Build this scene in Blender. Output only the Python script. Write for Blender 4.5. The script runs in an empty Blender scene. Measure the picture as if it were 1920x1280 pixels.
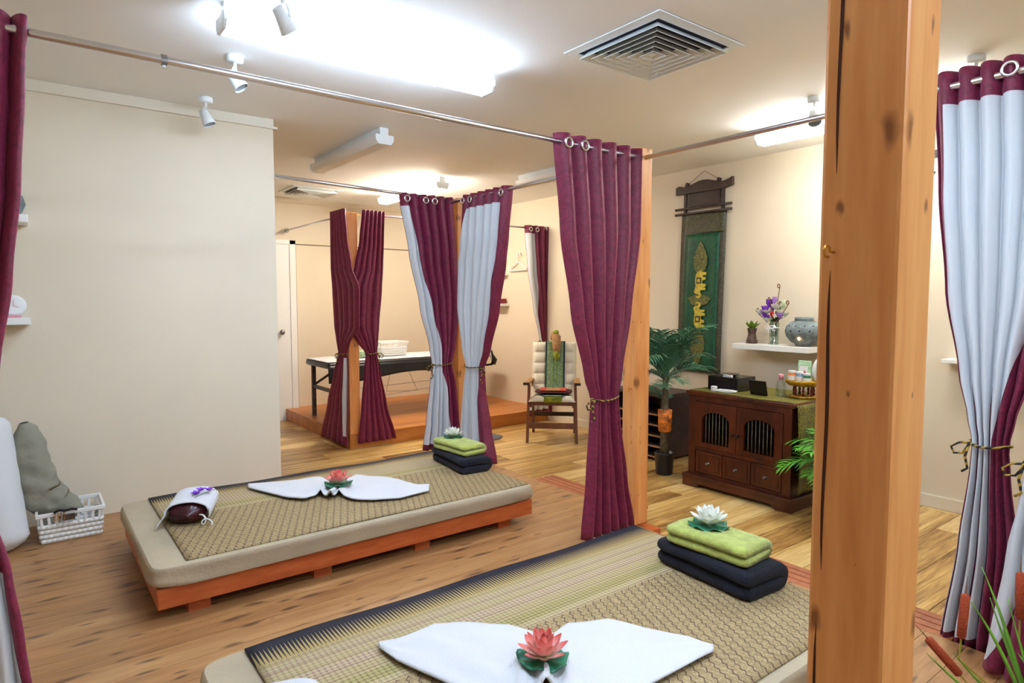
import bpy, math, random
from mathutils import Vector, Matrix, noise
rnd = random.Random(7)
R = math.radians
# ------------------------------------------------------------------ camera, world, exposure
scene = bpy.context.scene
COL = scene.collection
CAM_H, YAW, PITCH, FPX = 1.36, R(52.66), R(-3.73), 1196.0
cd = bpy.data.cameras.new('camera'); cam = bpy.data.objects.new('camera', cd); COL.objects.link(cam)
cam.location = (0, 0, CAM_H); cam.rotation_euler = (R(90) + PITCH, 0, YAW - R(90))
cd.sensor_width = 36; cd.lens = FPX / 1920 * 36; cd.clip_start = .02
scene.camera = cam
w = bpy.data.worlds.new('world'); scene.world = w; w.use_nodes = True
w.node_tree.nodes['Background'].inputs[0].default_value = (1, .98, .94, 1)
w.node_tree.nodes['Background'].inputs[1].default_value = .15
vs = scene.view_settings
vs.view_transform = 'Standard'; vs.look = 'None'; vs.gamma = 1; vs.use_curve_mapping = False
vs.exposure = 0.72
TUBE = 30.0            # emission of a lit fluorescent diffuser

# pixel of the 1920x1280 photograph -> world point on a known plane
Fv = Vector((math.cos(YAW)*math.cos(PITCH), math.sin(YAW)*math.cos(PITCH), math.sin(PITCH)))
Rv = Vector((math.sin(YAW), -math.cos(YAW), 0)); Uv = Rv.cross(Fv); C0 = Vector((0, 0, CAM_H))
def ray(x, y): return Fv + Rv*((x-960)/FPX) - Uv*((y-640)/FPX)
def onz(x, y, z): d = ray(x, y); return C0 + d*((z-CAM_H)/d.z)
def onx(x, y, X): d = ray(x, y); return C0 + d*(X/d.x)
def ony(x, y, Y): d = ray(x, y); return C0 + d*(Y/d.y)

# ------------------------------------------------------------------ material helpers
def lin(c):
    return tuple(((v/255)/12.92 if v <= 10.3 else ((v/255+.055)/1.055)**2.4) for v in c) + (1,)
def nd(nt, typ, ins=None, **at):
    n = nt.nodes.new(typ)
    for k, v in at.items(): setattr(n, k, v)
    for k, v in (ins or {}).items():
        s = n.inputs[k]
        if isinstance(v, bpy.types.NodeSocket): nt.links.new(v, s)
        else: s.default_value = v
    return n
def mt(nt, op, *a):
    n = nt.nodes.new('ShaderNodeMath'); n.operation = op
    for i, v in enumerate(a):
        if isinstance(v, bpy.types.NodeSocket): nt.links.new(v, n.inputs[i])
        else: n.inputs[i].default_value = v
    return n.outputs[0]
def mixc(nt, f, a, b, blend='MIX'):
    n = nt.nodes.new('ShaderNodeMix'); n.data_type = 'RGBA'; n.blend_type = blend
    for i, v in ((0, f), (6, a), (7, b)):
        if isinstance(v, bpy.types.NodeSocket): nt.links.new(v, n.inputs[i])
        else: n.inputs[i].default_value = v
    return n.outputs[2]
def ramp(nt, fac, stops, interp='LINEAR'):
    n = nt.nodes.new('ShaderNodeValToRGB'); n.color_ramp.interpolation = interp
    el = n.color_ramp.elements
    while len(el) < len(stops): el.new(.5)
    for e, (p, c) in zip(el, stops): e.position = p; e.color = c
    nt.links.new(fac, n.inputs[0]); return n.outputs[0]
MATS = {}
def newmat(name):
    m = bpy.data.materials.new(name); m.use_nodes = True; MATS[name] = m
    nt = m.node_tree; return m, nt, nt.nodes['Principled BSDF']
def plain(name, c, rough=.6, metal=0, bump=None, var=None, spec=.5, sheen=0, trans=0, ior=1.45, sss=0):
    """c sRGB 0-255; bump=(scale,strength); var=(scale,amount) mottles the colour"""
    m, nt, b = newmat(name)
    b.inputs['Base Color'].default_value = lin(c); b.inputs['Roughness'].default_value = rough
    b.inputs['Metallic'].default_value = metal; b.inputs['Specular IOR Level'].default_value = spec
    if sheen: b.inputs['Sheen Weight'].default_value = sheen
    if trans: b.inputs['Transmission Weight'].default_value = trans; b.inputs['IOR'].default_value = ior
    tc = nd(nt, 'ShaderNodeTexCoord')
    if var:
        n = nd(nt, 'ShaderNodeTexNoise', {'Vector': tc.outputs['Object'], 'Scale': var[0], 'Detail': 4})
        f = var[1]
        dk = tuple(max(0, v*(1-f)) for v in c); lt = tuple(min(255, v*(1+f*.6)) for v in c)
        nt.links.new(ramp(nt, n.outputs[0], [(.3, lin(dk)), (.7, lin(lt))]), b.inputs['Base Color'])
    if bump:
        n = nd(nt, 'ShaderNodeTexNoise', {'Vector': tc.outputs['Object'], 'Scale': bump[0], 'Detail': 5})
        bp = nd(nt, 'ShaderNodeBump', {'Height': n.outputs[0], 'Strength': bump[1], 'Distance': .01})
        nt.links.new(bp.outputs[0], b.inputs['Normal'])
    return m
def wood(name, stops, scale, rough=.4, knots=None, shift=True, bright=.12, kcol=(70, 35, 15), fine=.35):
    """grain follows the axis with the smallest scale; knots=(voronoi scale vector, radius)"""
    m, nt, b = newmat(name)
    tc = nd(nt, 'ShaderNodeTexCoord'); v = tc.outputs['Object']
    oi = nd(nt, 'ShaderNodeObjectInfo')
    if shift:
        o = mt(nt, 'MULTIPLY', oi.outputs['Random'], 53.0)
        cx = nd(nt, 'ShaderNodeCombineXYZ', {0: o, 1: mt(nt, 'MULTIPLY', o, .37), 2: mt(nt, 'MULTIPLY', o, .71)})
        v = nd(nt, 'ShaderNodeVectorMath', {0: v, 1: cx.outputs[0]}, operation='ADD').outputs[0]
    sc = nd(nt, 'ShaderNodeVectorMath', {0: v, 1: scale}, operation='MULTIPLY').outputs[0]
    n = nd(nt, 'ShaderNodeTexNoise', {'Vector': sc, 'Scale': 1.0, 'Detail': 6, 'Roughness': .6, 'Distortion': .6})
    n2 = nd(nt, 'ShaderNodeTexNoise', {'Vector': sc, 'Scale': 7.0, 'Detail': 3})
    f = mt(nt, 'ADD', mt(nt, 'MULTIPLY', n.outputs[0], 1-fine), mt(nt, 'MULTIPLY', n2.outputs[0], fine))
    if shift: f = mt(nt, 'ADD', f, mt(nt, 'MULTIPLY', mt(nt, 'SUBTRACT', oi.outputs['Random'], .5), bright))
    col = ramp(nt, f, [(p, lin(c)) for p, c in stops])
    if knots:
        ua = nd(nt, 'ShaderNodeVectorMath', {0: v, 1: knots[0]}, operation='DOT_PRODUCT').outputs['Value']
        ub = nd(nt, 'ShaderNodeVectorMath', {0: v, 1: knots[1]}, operation='DOT_PRODUCT').outputs['Value']
        ks = nd(nt, 'ShaderNodeCombineXYZ', {0: ua, 1: ub}).outputs[0]
        dn = nd(nt, 'ShaderNodeTexNoise', {'Vector': ks, 'Scale': 3.0})
        kv = nd(nt, 'ShaderNodeVectorMath', {0: ks, 1: nd(nt, 'ShaderNodeVectorMath', {0: dn.outputs[1], 1: (.25, .25, .25)}, operation='MULTIPLY').outputs[0]}, operation='ADD').outputs[0]
        vo = nd(nt, 'ShaderNodeTexVoronoi', {'Vector': kv, 'Scale': 1.0}, voronoi_dimensions='2D')
        sz = mt(nt, 'MULTIPLY', nd(nt, 'ShaderNodeSeparateColor', {0: vo.outputs['Color']}).outputs[0], knots[2])
        kd = mt(nt, 'DIVIDE', vo.outputs['Distance'], mt(nt, 'MAXIMUM', sz, .01))
        kf = ramp(nt, kd, [(.3, (1, 1, 1, 1)), (1.0, (0, 0, 0, 1))])
        col = mixc(nt, mt(nt, 'MULTIPLY', kf, .8), col, lin(kcol))
    nt.links.new(col, b.inputs['Base Color'])
    b.inputs['Roughness'].default_value = rough
    bp = nd(nt, 'ShaderNodeBump', {'Height': f, 'Strength': .12, 'Distance': .003})
    nt.links.new(bp.outputs[0], b.inputs['Normal'])
    return m
def glow(name, c, s):
    m, nt, b = newmat(name)
    b.inputs['Base Color'].default_value = lin((245, 248, 250))
    b.inputs['Emission Color'].default_value = lin(c); b.inputs['Emission Strength'].default_value = s
    return m

plain('paint_wall', (226, 213, 190), .75, bump=(180, .04), var=(1.5, .02))
plain('paint_ceiling', (250, 250, 248), .8, bump=(150, .03))
plain('paint_trim', (226, 216, 196), .6)
plain('paint_white', (240, 240, 236), .35)
plain('joint_line', (120, 105, 85), .8)  # dark joint between the far wall's lining sheets
wood('laminate', [(.33, (124, 86, 42)), (.43, (176, 134, 74)), (.53, (208, 170, 102)), (.65, (230, 202, 142))], (1.1, 17, 6), .3, bright=.2)
wood('deck_board', [(.3, (136, 92, 54)), (.5, (168, 120, 74)), (.7, (188, 144, 96))], (4.5, 12, 8), .38, knots=((15, 0, 0), (0, 14, 0), .30), kcol=(76, 44, 24), bright=.1)
wood('nosing', [(.3, (140, 72, 38)), (.6, (172, 98, 58))], (2, 14, 8), .5)
wood('bed_timber', [(.3, (160, 70, 30)), (.5, (188, 92, 44)), (.7, (204, 112, 60))], (1.5, 14, 10), .35)
wood('pine_post', [(.3, (196, 118, 54)), (.5, (220, 146, 80)), (.7, (236, 172, 106))], (9, 9, .8), .4, knots=((11, 11, 0), (0, 0, 5.2), .2), kcol=(110, 55, 22))
wood('far_deck', [(.3, (150, 84, 32)), (.5, (186, 114, 50)), (.7, (206, 138, 70))], (1.2, 12, 8), .35, bright=.08)
wood('cabinet_wood', [(.3, (44, 18, 10)), (.5, (78, 34, 17)), (.7, (104, 50, 25))], (6, 6, 1.6), .32, shift=True, bright=.1)
wood('chair_wood', [(.3, (92, 52, 38)), (.6, (128, 80, 60))], (9, 9, 1.5), .45)
wood('dark_wood', [(.3, (40, 28, 26)), (.6, (70, 52, 46))], (4, 4, 4), .5)
plain('chrome', (222, 225, 232), .27, 1)
plain('steel_dull', (150, 150, 155), .35, 1)
plain('brass', (200, 150, 60), .3, 1)
plain('black_metal', (28, 26, 28), .4, .6)
plain('enamel_white', (232, 238, 238), .3)
plain('plastic_white', (240, 240, 238), .35)
plain('lamp_dark', (120, 130, 140), .3)
plain('vent_dark', (38, 40, 62), .8)
glow('tube_glow', (206, 229, 255), TUBE)
glow('tube_glow_neutral', (248, 247, 242), TUBE)
glow('tube_glow_warm', (255, 242, 222), TUBE*1.7)
plain('crack', (70, 34, 18), .9)
plain('terry_white', (222, 223, 229), .9, bump=(260, .5), sheen=.3)
plain('terry_navy', (12, 14, 34), .95, bump=(240, .9), var=(30, .25), sheen=.03)
plain('terry_lime', (186, 196, 92), .95, bump=(240, .8), var=(40, .1), sheen=.3)
plain('mattress_cover', (176, 160, 134), .85, bump=(90, .25), var=(4, .05))
plain('lining', (210, 214, 219), .85, bump=(300, .12))
plain('satin_plum', (62, 12, 24), .3, bump=(18, .5), var=(14, .4))
plain('cord_white', (235, 235, 240), .7)
plain('orchid', (120, 52, 190), .5, var=(60, .35))
plain('petal_white', (246, 248, 238), .5)
plain('leaf_lotus', (26, 110, 78), .45, var=(25, .25))
plain('stamen', (240, 190, 30), .6)
plain('pillow_sage', (140, 138, 122), .75, bump=(14, .9), var=(5, .06))
plain('bolster_white', (222, 224, 226), .8, bump=(12, .35))
plain('wicker_white', (238, 238, 234), .55)
plain('black_vinyl', (22, 22, 26), .38, bump=(14, .25))
plain('cushion_cream', (226, 222, 205), .85, bump=(60, .2))
plain('maroon_cloth', (78, 24, 34), .8)
plain('red_cloth', (190, 62, 48), .8, var=(60, .2))
plain('tan_cloth', (170, 120, 78), .85, var=(120, .3))
plain('straw', (176, 132, 84), .8, bump=(160, .8), var=(80, .2))
plain('moss_green', (132, 140, 32), .8, var=(30, .3))
plain('black_gloss', (16, 16, 18), .25)
plain('pot_black', (24, 24, 28), .35)
plain('palm_leaf', (78, 128, 98), .4, var=(6, .4))
plain('palm_leaf_bright', (84, 160, 52), .45, var=(8, .3))
plain('palm_trunk', (96, 84, 62), .8, var=(30, .3))
plain('orange_wrap', (222, 112, 30), .6, var=(28, .45))
plain('stone_grey', (118, 130, 132), .85, bump=(60, .6), var=(25, .2))
plain('flame', (255, 200, 150), .5)
plain('gold', (184, 142, 42), .38, .6, bump=(60, .6), var=(50, .3))
plain('lacquer_red', (110, 22, 20), .4)
def thin_glass(name, tint, k):
    m, nt, b = newmat(name); out = nt.nodes['Material Output']
    tr = nd(nt, 'ShaderNodeBsdfTransparent', {0: lin(tint)}); gl = nd(nt, 'ShaderNodeBsdfGlossy', {0: (1, 1, 1, 1), 'Roughness': .08})
    nt.links.new(nd(nt, 'ShaderNodeMixShader', {0: k, 1: tr.outputs[0], 2: gl.outputs[0]}).outputs[0], out.inputs[0])
thin_glass('glass', (232, 240, 238), .14)
plain('water_stem', (52, 92, 52), .5)
plain('flower_white', (240, 240, 228), .6)
plain('flower_cream', (214, 222, 190), .6)
plain('flower_lilac', (176, 132, 214), .6, var=(60, .3))
plain('flower_red', (190, 24, 32), .5)
plain('fern_brown', (110, 66, 34), .6)
plain('leaf_dark', (30, 70, 32), .5)
plain('vase_brown', (82, 60, 48), .5, var=(30, .3))
plain('leaf_lime', (104, 140, 26), .5, var=(20, .3))
plain('lid_white', (238, 240, 242), .4)
plain('jar_orange', (216, 122, 40), .4)
plain('jar_blue', (120, 150, 190), .4)
plain('jar_green', (24, 110, 72), .4)
plain('label_white', (235, 232, 228), .5)
plain('cap_pink', (226, 150, 160), .4)
plain('packet_green', (172, 208, 168), .5, var=(30, .2))
plain('bag_clear', (222, 228, 222), .25)
plain('card_white', (238, 240, 240), .5)
plain('mat_grey', (92, 92, 98), .9)
plain('cattail', (160, 62, 24), .85, bump=(200, .6))
plain('reed_green', (108, 170, 48), .45, var=(6, .25))
plain('reed_stem', (150, 140, 40), .5)
plain('box_red', (130, 22, 44), .5)
plain('hanger_white', (245, 245, 245), .3)

def fabric(name, dk, lt, scale=26):
    m, nt, b = newmat(name)
    tc = nd(nt, 'ShaderNodeTexCoord')
    n = nd(nt, 'ShaderNodeTexNoise', {'Vector': tc.outputs['Object'], 'Scale': scale, 'Detail': 3, 'Distortion': 2.2})
    nt.links.new(ramp(nt, n.outputs[0], [(.42, lin(dk)), (.58, lin(lt))]), b.inputs['Base Color'])
    b.inputs['Roughness'].default_value = .55; b.inputs['Sheen Weight'].default_value = .25
    b.inputs['Sheen Tint'].default_value = lin((230, 140, 180))
    f = nd(nt, 'ShaderNodeTexNoise', {'Vector': tc.outputs['Object'], 'Scale': 400, 'Detail': 2})
    nt.links.new(nd(nt, 'ShaderNodeBump', {'Height': f.outputs[0], 'Strength': .15, 'Distance': .002}).outputs[0], b.inputs['Normal'])
fabric('curtain_maroon', (104, 20, 50), (124, 28, 62))

def cord_mat():
    m, nt, b = newmat('cord_gold_black')
    tc = nd(nt, 'ShaderNodeTexCoord')
    wv = nd(nt, 'ShaderNodeTexWave', {'Vector': tc.outputs['Object'], 'Scale': 22, 'Distortion': 1.0}, bands_direction='DIAGONAL')
    nt.links.new(ramp(nt, wv.outputs[1], [(.55, lin((24, 20, 18))), (.62, lin((176, 140, 50)))]), b.inputs['Base Color'])
    b.inputs['Roughness'].default_value = .6
cord_mat()

def mat_pattern():
    """woven reed mat: object x runs along the bed, object y runs from the black edge across the bed"""
    m, nt, b = newmat('woven_mat')
    tc = nd(nt, 'ShaderNodeTexCoord'); s = nd(nt, 'ShaderNodeSeparateXYZ', {0: tc.outputs['Object']})
    x, y = s.outputs[0], s.outputs[1]
    # field: diamond lattice, one diagonal strong and wavy, the other faint
    wv = mt(nt, 'MULTIPLY', mt(nt, 'SINE', mt(nt, 'MULTIPLY', y, 2*math.pi/.024)), .10)
    xa, yb = mt(nt, 'DIVIDE', x, .034), mt(nt, 'DIVIDE', y, .080)
    def lines(p, t_): return mt(nt, 'GREATER_THAN', mt(nt, 'ABSOLUTE', mt(nt, 'SUBTRACT', mt(nt, 'FRACT', p), .5)), t_)
    isline = lines(mt(nt, 'ADD', mt(nt, 'ADD', xa, yb), wv), .445)
    isline2 = mt(nt, 'MULTIPLY', lines(mt(nt, 'ADD', mt(nt, 'SUBTRACT', xa, yb), 200.0), .455), .45)
    sp = nd(nt, 'ShaderNodeTexNoise', {'Vector': tc.outputs['Object'], 'Scale': 130, 'Detail': 2})
    field = ramp(nt, sp.outputs[0], [(.35, lin((138, 116, 82))), (.5, lin((156, 134, 96))), (.68, lin((174, 152, 112)))])
    field = mixc(nt, isline2, field, lin((104, 80, 62)))
    field = mixc(nt, isline, field, lin((78, 58, 52)))
    # border bands
    bx = mt(nt, 'ABSOLUTE', mt(nt, 'SINE', mt(nt, 'MULTIPLY', x, math.pi/.016)))
    by = mt(nt, 'ABSOLUTE', mt(nt, 'SINE', mt(nt, 'MULTIPLY', y, math.pi/.014)))
    motif = mt(nt, 'GREATER_THAN', mt(nt, 'ADD', bx, by), 1.15)
    t = mt(nt, 'DIVIDE', y, .40)
    base = ramp(nt, t, [(0, lin((150, 134, 96))), (.36, lin((150, 124, 108))), (.46, lin((150, 132, 96))),
                        (.56, lin((150, 120, 106))), (.68, lin((146, 128, 92))), (.80, lin((128, 116, 74))), (.92, lin((150, 132, 98)))], 'CONSTANT')
    hi = ramp(nt, t, [(0, lin((174, 156, 118))), (.36, lin((176, 160, 122))), (.46, lin((178, 160, 122))),
                      (.56, lin((180, 162, 128))), (.68, lin((176, 158, 118))), (.80, lin((166, 152, 102))), (.92, lin((180, 162, 126)))], 'CONSTANT')
    band = mixc(nt, motif, base, hi)
    sep = mt(nt, 'LESS_THAN', mt(nt, 'FRACT', mt(nt, 'MULTIPLY', t, 9.2)), .1)
    band = mixc(nt, mt(nt, 'MULTIPLY', sep, .6), band, lin((128, 100, 72)))
    # spikes: gold triangles that thin out towards the dark edge
    tri = mt(nt, 'ABSOLUTE', mt(nt, 'SUBTRACT', mt(nt, 'MULTIPLY', mt(nt, 'FRACT', mt(nt, 'DIVIDE', x, .0115)), 2.0), 1.0))
    hgt = mt(nt, 'DIVIDE', mt(nt, 'SUBTRACT', y, .034), .095)
    spike = mt(nt, 'LESS_THAN', tri, hgt)
    edge = mixc(nt, spike, lin((24, 26, 42)), lin((168, 144, 92)))
    col = mixc(nt, mt(nt, 'GREATER_THAN', y, .40), band, field)
    col = mixc(nt, mt(nt, 'LESS_THAN', y, .12), col, edge)
    nt.links.new(col, b.inputs['Base Color']); b.inputs['Roughness'].default_value = .7; b.inputs['Specular IOR Level'].default_value = .25
    f = nd(nt, 'ShaderNodeTexNoise', {'Vector': tc.outputs['Object'], 'Scale': 300})
    nt.links.new(nd(nt, 'ShaderNodeBump', {'Height': f.outputs[0], 'Strength': .2, 'Distance': .002}).outputs[0], b.inputs['Normal'])
mat_pattern()

def petal_mat():
    m, nt, b = newmat('petal_coral')
    tc = nd(nt, 'ShaderNodeTexCoord'); s = nd(nt, 'ShaderNodeSeparateXYZ', {0: tc.outputs['Generated']})
    nt.links.new(ramp(nt, s.outputs[0], [(.0, lin((222, 214, 150))), (.35, lin((250, 208, 200))), (.72, lin((242, 150, 140))), (1, lin((226, 88, 78)))]), b.inputs['Base Color'])
    b.inputs['Roughness'].default_value = .5
petal_mat()
def brocade(name, dk, lt, scale):
    m, nt, b = newmat(name)
    tc = nd(nt, 'ShaderNodeTexCoord')
    n = nd(nt, 'ShaderNodeTexNoise', {'Vector': tc.outputs['Object'], 'Scale': scale, 'Detail': 5, 'Distortion': 3})
    nt.links.new(ramp(nt, n.outputs[0], [(.45, lin(dk)), (.56, lin(lt))]), b.inputs['Base Color'])
    b.inputs['Roughness'].default_value = .5
brocade('brocade_dark', (42, 40, 38), (92, 84, 58), 60)
brocade('brocade_gold', (34, 50, 34), (172, 158, 52), 45)
brocade('brocade_head', (36, 38, 28), (84, 82, 40), 45)
brocade('brocade_motif', (14, 52, 34), (140, 130, 56), 70)
brocade('silk_green', (8, 66, 42), (12, 82, 52), 10)
brocade('cloth_olive', (70, 68, 22), (134, 124, 44), 40)
brocade('runner_green', (70, 108, 84), (142, 166, 112), 55)
plain('runner_edge', (26, 56, 62), .8)
plain('elephant_gold', (206, 186, 70), .45, .2, var=(50, .2))

# ------------------------------------------------------------------ mesh helpers
class MB:
    def __init__(s): s.v = []; s.f = []
    def add(s, vs_, fs):
        o = len(s.v); s.v += [tuple(v) for v in vs_]; s.f += [tuple(i+o for i in f) for f in fs]; return s
    def box(s, c, d, rz=0, rx=0, ry=0):
        M = Matrix.Rotation(rz, 3, 'Z') @ Matrix.Rotation(ry, 3, 'Y') @ Matrix.Rotation(rx, 3, 'X')
        vs_ = [Vector(c) + M @ Vector((sx*d[0]/2, sy*d[1]/2, sz*d[2]/2)) for sx in (-1, 1) for sy in (-1, 1) for sz in (-1, 1)]
        return s.add(vs_, [(0, 1, 3, 2), (4, 6, 7, 5), (0, 4, 5, 1), (2, 3, 7, 6), (0, 2, 6, 4), (1, 5, 7, 3)])
    def bb(s, a, b): return s.box([(p+q)/2 for p, q in zip(a, b)], [abs(q-p) for p, q in zip(a, b)])
    def bar(s, p, q, wd, ht, up=(0, 0, 1)):
        p, q = Vector(p), Vector(q); t = (q-p).normalized(); up = Vector(up)
        sd = t.cross(up)
        sd = sd.normalized() if sd.length > 1e-6 else Vector((1, 0, 0)); u2 = sd.cross(t)
        vs_ = [e + sd*(i*wd/2) + u2*(j*ht/2) for e in (p, q) for i in (-1, 1) for j in (-1, 1)]
        return s.add(vs_, [(0, 1, 3, 2), (4, 6, 7, 5), (0, 4, 5, 1), (2, 3, 7, 6), (0, 2, 6, 4), (1, 5, 7, 3)])
    def tube(s, path, r, seg=8, closed=False, cap=True):
        path = [Vector(p) for p in path]; n = len(path); vs_ = []; fs = []
        prev = None
        for i, p in enumerate(path):
            if closed: t = path[(i+1) % n] - path[i-1]
            else: t = path[min(i+1, n-1)] - path[max(i-1, 0)]
            t.normalize()
            a = prev - t*prev.dot(t) if prev is not None else t.cross(Vector((0, 0, 1)) if abs(t.z) < .9 else Vector((1, 0, 0)))
            if a.length < 1e-6: a = t.orthogonal()
            a.normalize(); prev = a; bq = t.cross(a)
            rr = r[i] if isinstance(r, (list, tuple)) else r
            for k in range(seg):
                an = 2*math.pi*k/seg; vs_.append(p + a*(math.cos(an)*rr) + bq*(math.sin(an)*rr))
        m = n if closed else n-1
        for i in range(m):
            for k in range(seg):
                j = (i+1) % n; fs.append((i*seg+k, i*seg+(k+1) % seg, j*seg+(k+1) % seg, j*seg+k))
        if cap and not closed:
            fs.append(tuple(range(seg))[::-1]); fs.append(tuple((n-1)*seg+k for k in range(seg)))
        return s.add(vs_, fs)
    def lathe(s, prof, c=(0, 0, 0), seg=24, sx=1, sy=1, wob=None, cap=True):
        vs_ = []; fs = []; n = len(prof)
        for r, z in prof:
            for k in range(seg):
                a = 2*math.pi*k/seg; q = r*(wob(a, z) if wob else 1)
                vs_.append((c[0]+q*math.cos(a)*sx, c[1]+q*math.sin(a)*sy, c[2]+z))
        for i in range(n-1):
            for k in range(seg): fs.append((i*seg+k, i*seg+(k+1) % seg, (i+1)*seg+(k+1) % seg, (i+1)*seg+k))
        if cap: fs.append(tuple(range(seg))[::-1]); fs.append(tuple((n-1)*seg+k for k in range(seg)))
        return s.add(vs_, fs)
    def grid(s, fn, nu, nv, cu=False):
        vs_ = [fn(i/(nu if cu else nu-1), j/(nv-1)) for j in range(nv) for i in range(nu)]; fs = []
        for j in range(nv-1):
            for i in range(nu if cu else nu-1):
                i2 = (i+1) % nu; fs.append((j*nu+i, j*nu+i2, (j+1)*nu+i2, (j+1)*nu+i))
        return s.add(vs_, fs)
    def prism(s, poly, f0, f1):
        """poly 2D list; f0/f1 map (a,b)->3D for the two end faces"""
        n = len(poly); vs_ = [f0(*p) for p in poly] + [f1(*p) for p in poly]
        fs = [tuple(range(n))[::-1], tuple(range(n, 2*n))] + [(i, (i+1) % n, n+(i+1) % n, n+i) for i in range(n)]
        return s.add(vs_, fs)
    def ring(s, outer, inner, f0, f1):
        n = len(outer); vs_ = [f(*p) for f in (f0, f1) for l in (outer, inner) for p in l]; fs = []
        for i in range(n):
            j = (i+1) % n
            fs += [(i, j, n+j, n+i), (2*n+i, 3*n+i, 3*n+j, 2*n+j), (i, 2*n+i, 2*n+j, j), (n+i, n+j, 3*n+j, 3*n+i)]
        return s.add(vs_, fs)
    def mesh(s, name):
        me = bpy.data.meshes.new(name); me.from_pydata(s.v, [], s.f); me.validate(); me.update(); return me
    def build(s, name, mat, parent=None, world=True, smooth=False, bevel=0, seg=2, sub=0, solid=0, kind=None):
        if parent is not None and world:
            o = parent_origin(parent); s.v = [tuple(Vector(v)-o) for v in s.v]
        me = s.mesh(name); ob = bpy.data.objects.new(name, me); COL.objects.link(ob)
        me.materials.append(MATS[mat])
        if smooth: me.polygons.foreach_set('use_smooth', [True]*len(me.polygons))
        if parent is not None: ob.parent = parent
        if solid: md = ob.modifiers.new('solid', 'SOLIDIFY'); md.thickness = solid; md.offset = 0
        if bevel: md = ob.modifiers.new('bevel', 'BEVEL'); md.width = bevel; md.segments = seg; md.limit_method = 'ANGLE'
        if sub: md = ob.modifiers.new('sub', 'SUBSURF'); md.levels = sub; md.render_levels = sub
        if kind: ob['kind'] = kind
        return ob
def parent_origin(p):
    o = Vector((0, 0, 0))
    while p is not None: o += Vector(p.location); p = p.parent
    return o
def tag(o, label, cat, group=None):
    o['label'] = label; o['category'] = cat
    if group: o['group'] = group
    return o
def thing(name, label, cat, loc=(0, 0, 0), rz=0, group=None):
    o = bpy.data.objects.new(name, None); o.empty_display_size = .05; COL.objects.link(o)
    o.location = loc; o.rotation_euler = (0, 0, rz); return tag(o, label, cat, group)
def struct(o, label=None):
    o['kind'] = 'structure'
    if label: o['label'] = label
    return o
def inst(me, name, parent, loc, rot=(0, 0, 0), scale=(1, 1, 1)):
    o = bpy.data.objects.new(name, me); COL.objects.link(o); o.parent = parent
    o.location = loc; o.rotation_euler = rot; o.scale = scale; return o
def copy_tree(o, parent=None):
    c = o.copy(); COL.objects.link(c); c.parent = parent
    for ch in list(o.children): copy_tree(ch, c)
    return c
def interp(keys, z, ease=True):
    """keys [(z, values...)] sorted by falling z -> interpolated values"""
    if z >= keys[0][0]: return keys[0][1:]
    for a, b in zip(keys, keys[1:]):
        if z >= b[0]:
            t = (a[0]-z)/(a[0]-b[0])
            if ease: t = t*t*(3-2*t)*.6 + t*.4
            return tuple(p+(q-p)*t for p, q in zip(a[1:], b[1:]))
    return keys[-1][1:]

# ------------------------------------------------------------------ the room
P = .15                     # near platform height; laminate floor is z = 0
XR, YF, ZC, XL, YB, YP = 4.69, 7.30, 2.50, -1.3, -2.6, 4.21
fl = struct(MB().bb((XL-.1, YB-.1, -.1), (XR+.1, YF+.1, -.012)).build('floor', 'laminate'), 'yellow oak laminate floor of the aisle')
plank = MB().box((0, 0, -.006), (1.0, .188, .012)).mesh('plank'); plank.materials.append(MATS['laminate'])
y = .1; row = 0
while y < YF-.02:
    x0 = 2.59 if y < 4.2 else 1.2
    x = x0 - [0, .75, .38, 1.0, .2][row % 5]
    while x < XR-.01:
        a, b_ = max(x, x0), min(x+1.215, XR)
        if b_-a > .04:
            yy = min(y+.188, YF)
            inst(plank, 'plank', fl, ((a+b_)/2, (y+yy)/2, 0), scale=((b_-a-.002), (yy-y-.0015)/.188, 1))
        x += 1.215
    y += .19; row += 1
struct(MB().bb((XL, YB, ZC), (XR, YF, ZC+.1)).build('ceiling', 'paint_ceiling'), 'plain off-white ceiling')
struct(MB().bb((XR, YB, 0), (XR+.1, YF, ZC)).build('wall_right', 'paint_wall'), 'beige wall behind the dark cabinet')
struct(MB().bb((XL, YF, 0), (XR, YF+.1, ZC)).build('wall_far', 'paint_wall'), 'beige wall at the far end behind the massage table')
struct(MB().bb((XL-.1, YB, 0), (XL, YF, ZC)).build('wall_left', 'paint_wall'), 'beige side wall')
struct(MB().bb((XL, YB-.1, 0), (XR, YB, ZC)).build('wall_back', 'paint_wall'), 'beige wall behind the viewer')
struct(MB().bb((XL, YP, 0), (1.3, YP+.1, ZC)).build('wall_partition', 'paint_wall'), 'pale partition wall beside the first bed')
struct(MB().bb((XL, YP-.012, 2.452), (1.3, YP, ZC)).bb((XL, YP-.02, 2.440), (1.322, YP, 2.454)).build('trim_1', 'paint_trim'), 'timber strip along the top of the partition')
pr = [(0, 0), (.055, 0), (.05, .012), (.018, .045), (0, .055)]
struct(MB().prism(pr, lambda a, b: (XL, YF-a, ZC-b), lambda a, b: (XR, YF-a, ZC-b)).build('trim_2', 'paint_trim'), 'cornice along the far wall')
struct(MB().bb((XR-.014, YB, 0), (XR, 5.46, .085)).build('baseboard_right', 'paint_trim', bevel=.004), 'painted skirting along the right wall')
t3 = MB().bb((2.47, YF-.006, 1.985), (4.69, YF, 1.995)).bb((2.47, YF-.006, .1), (2.476, YF, 1.99))
struct(t3.build('trim_3', 'joint_line'), 'thin joint line of the wall sheet on the far wall')
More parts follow.
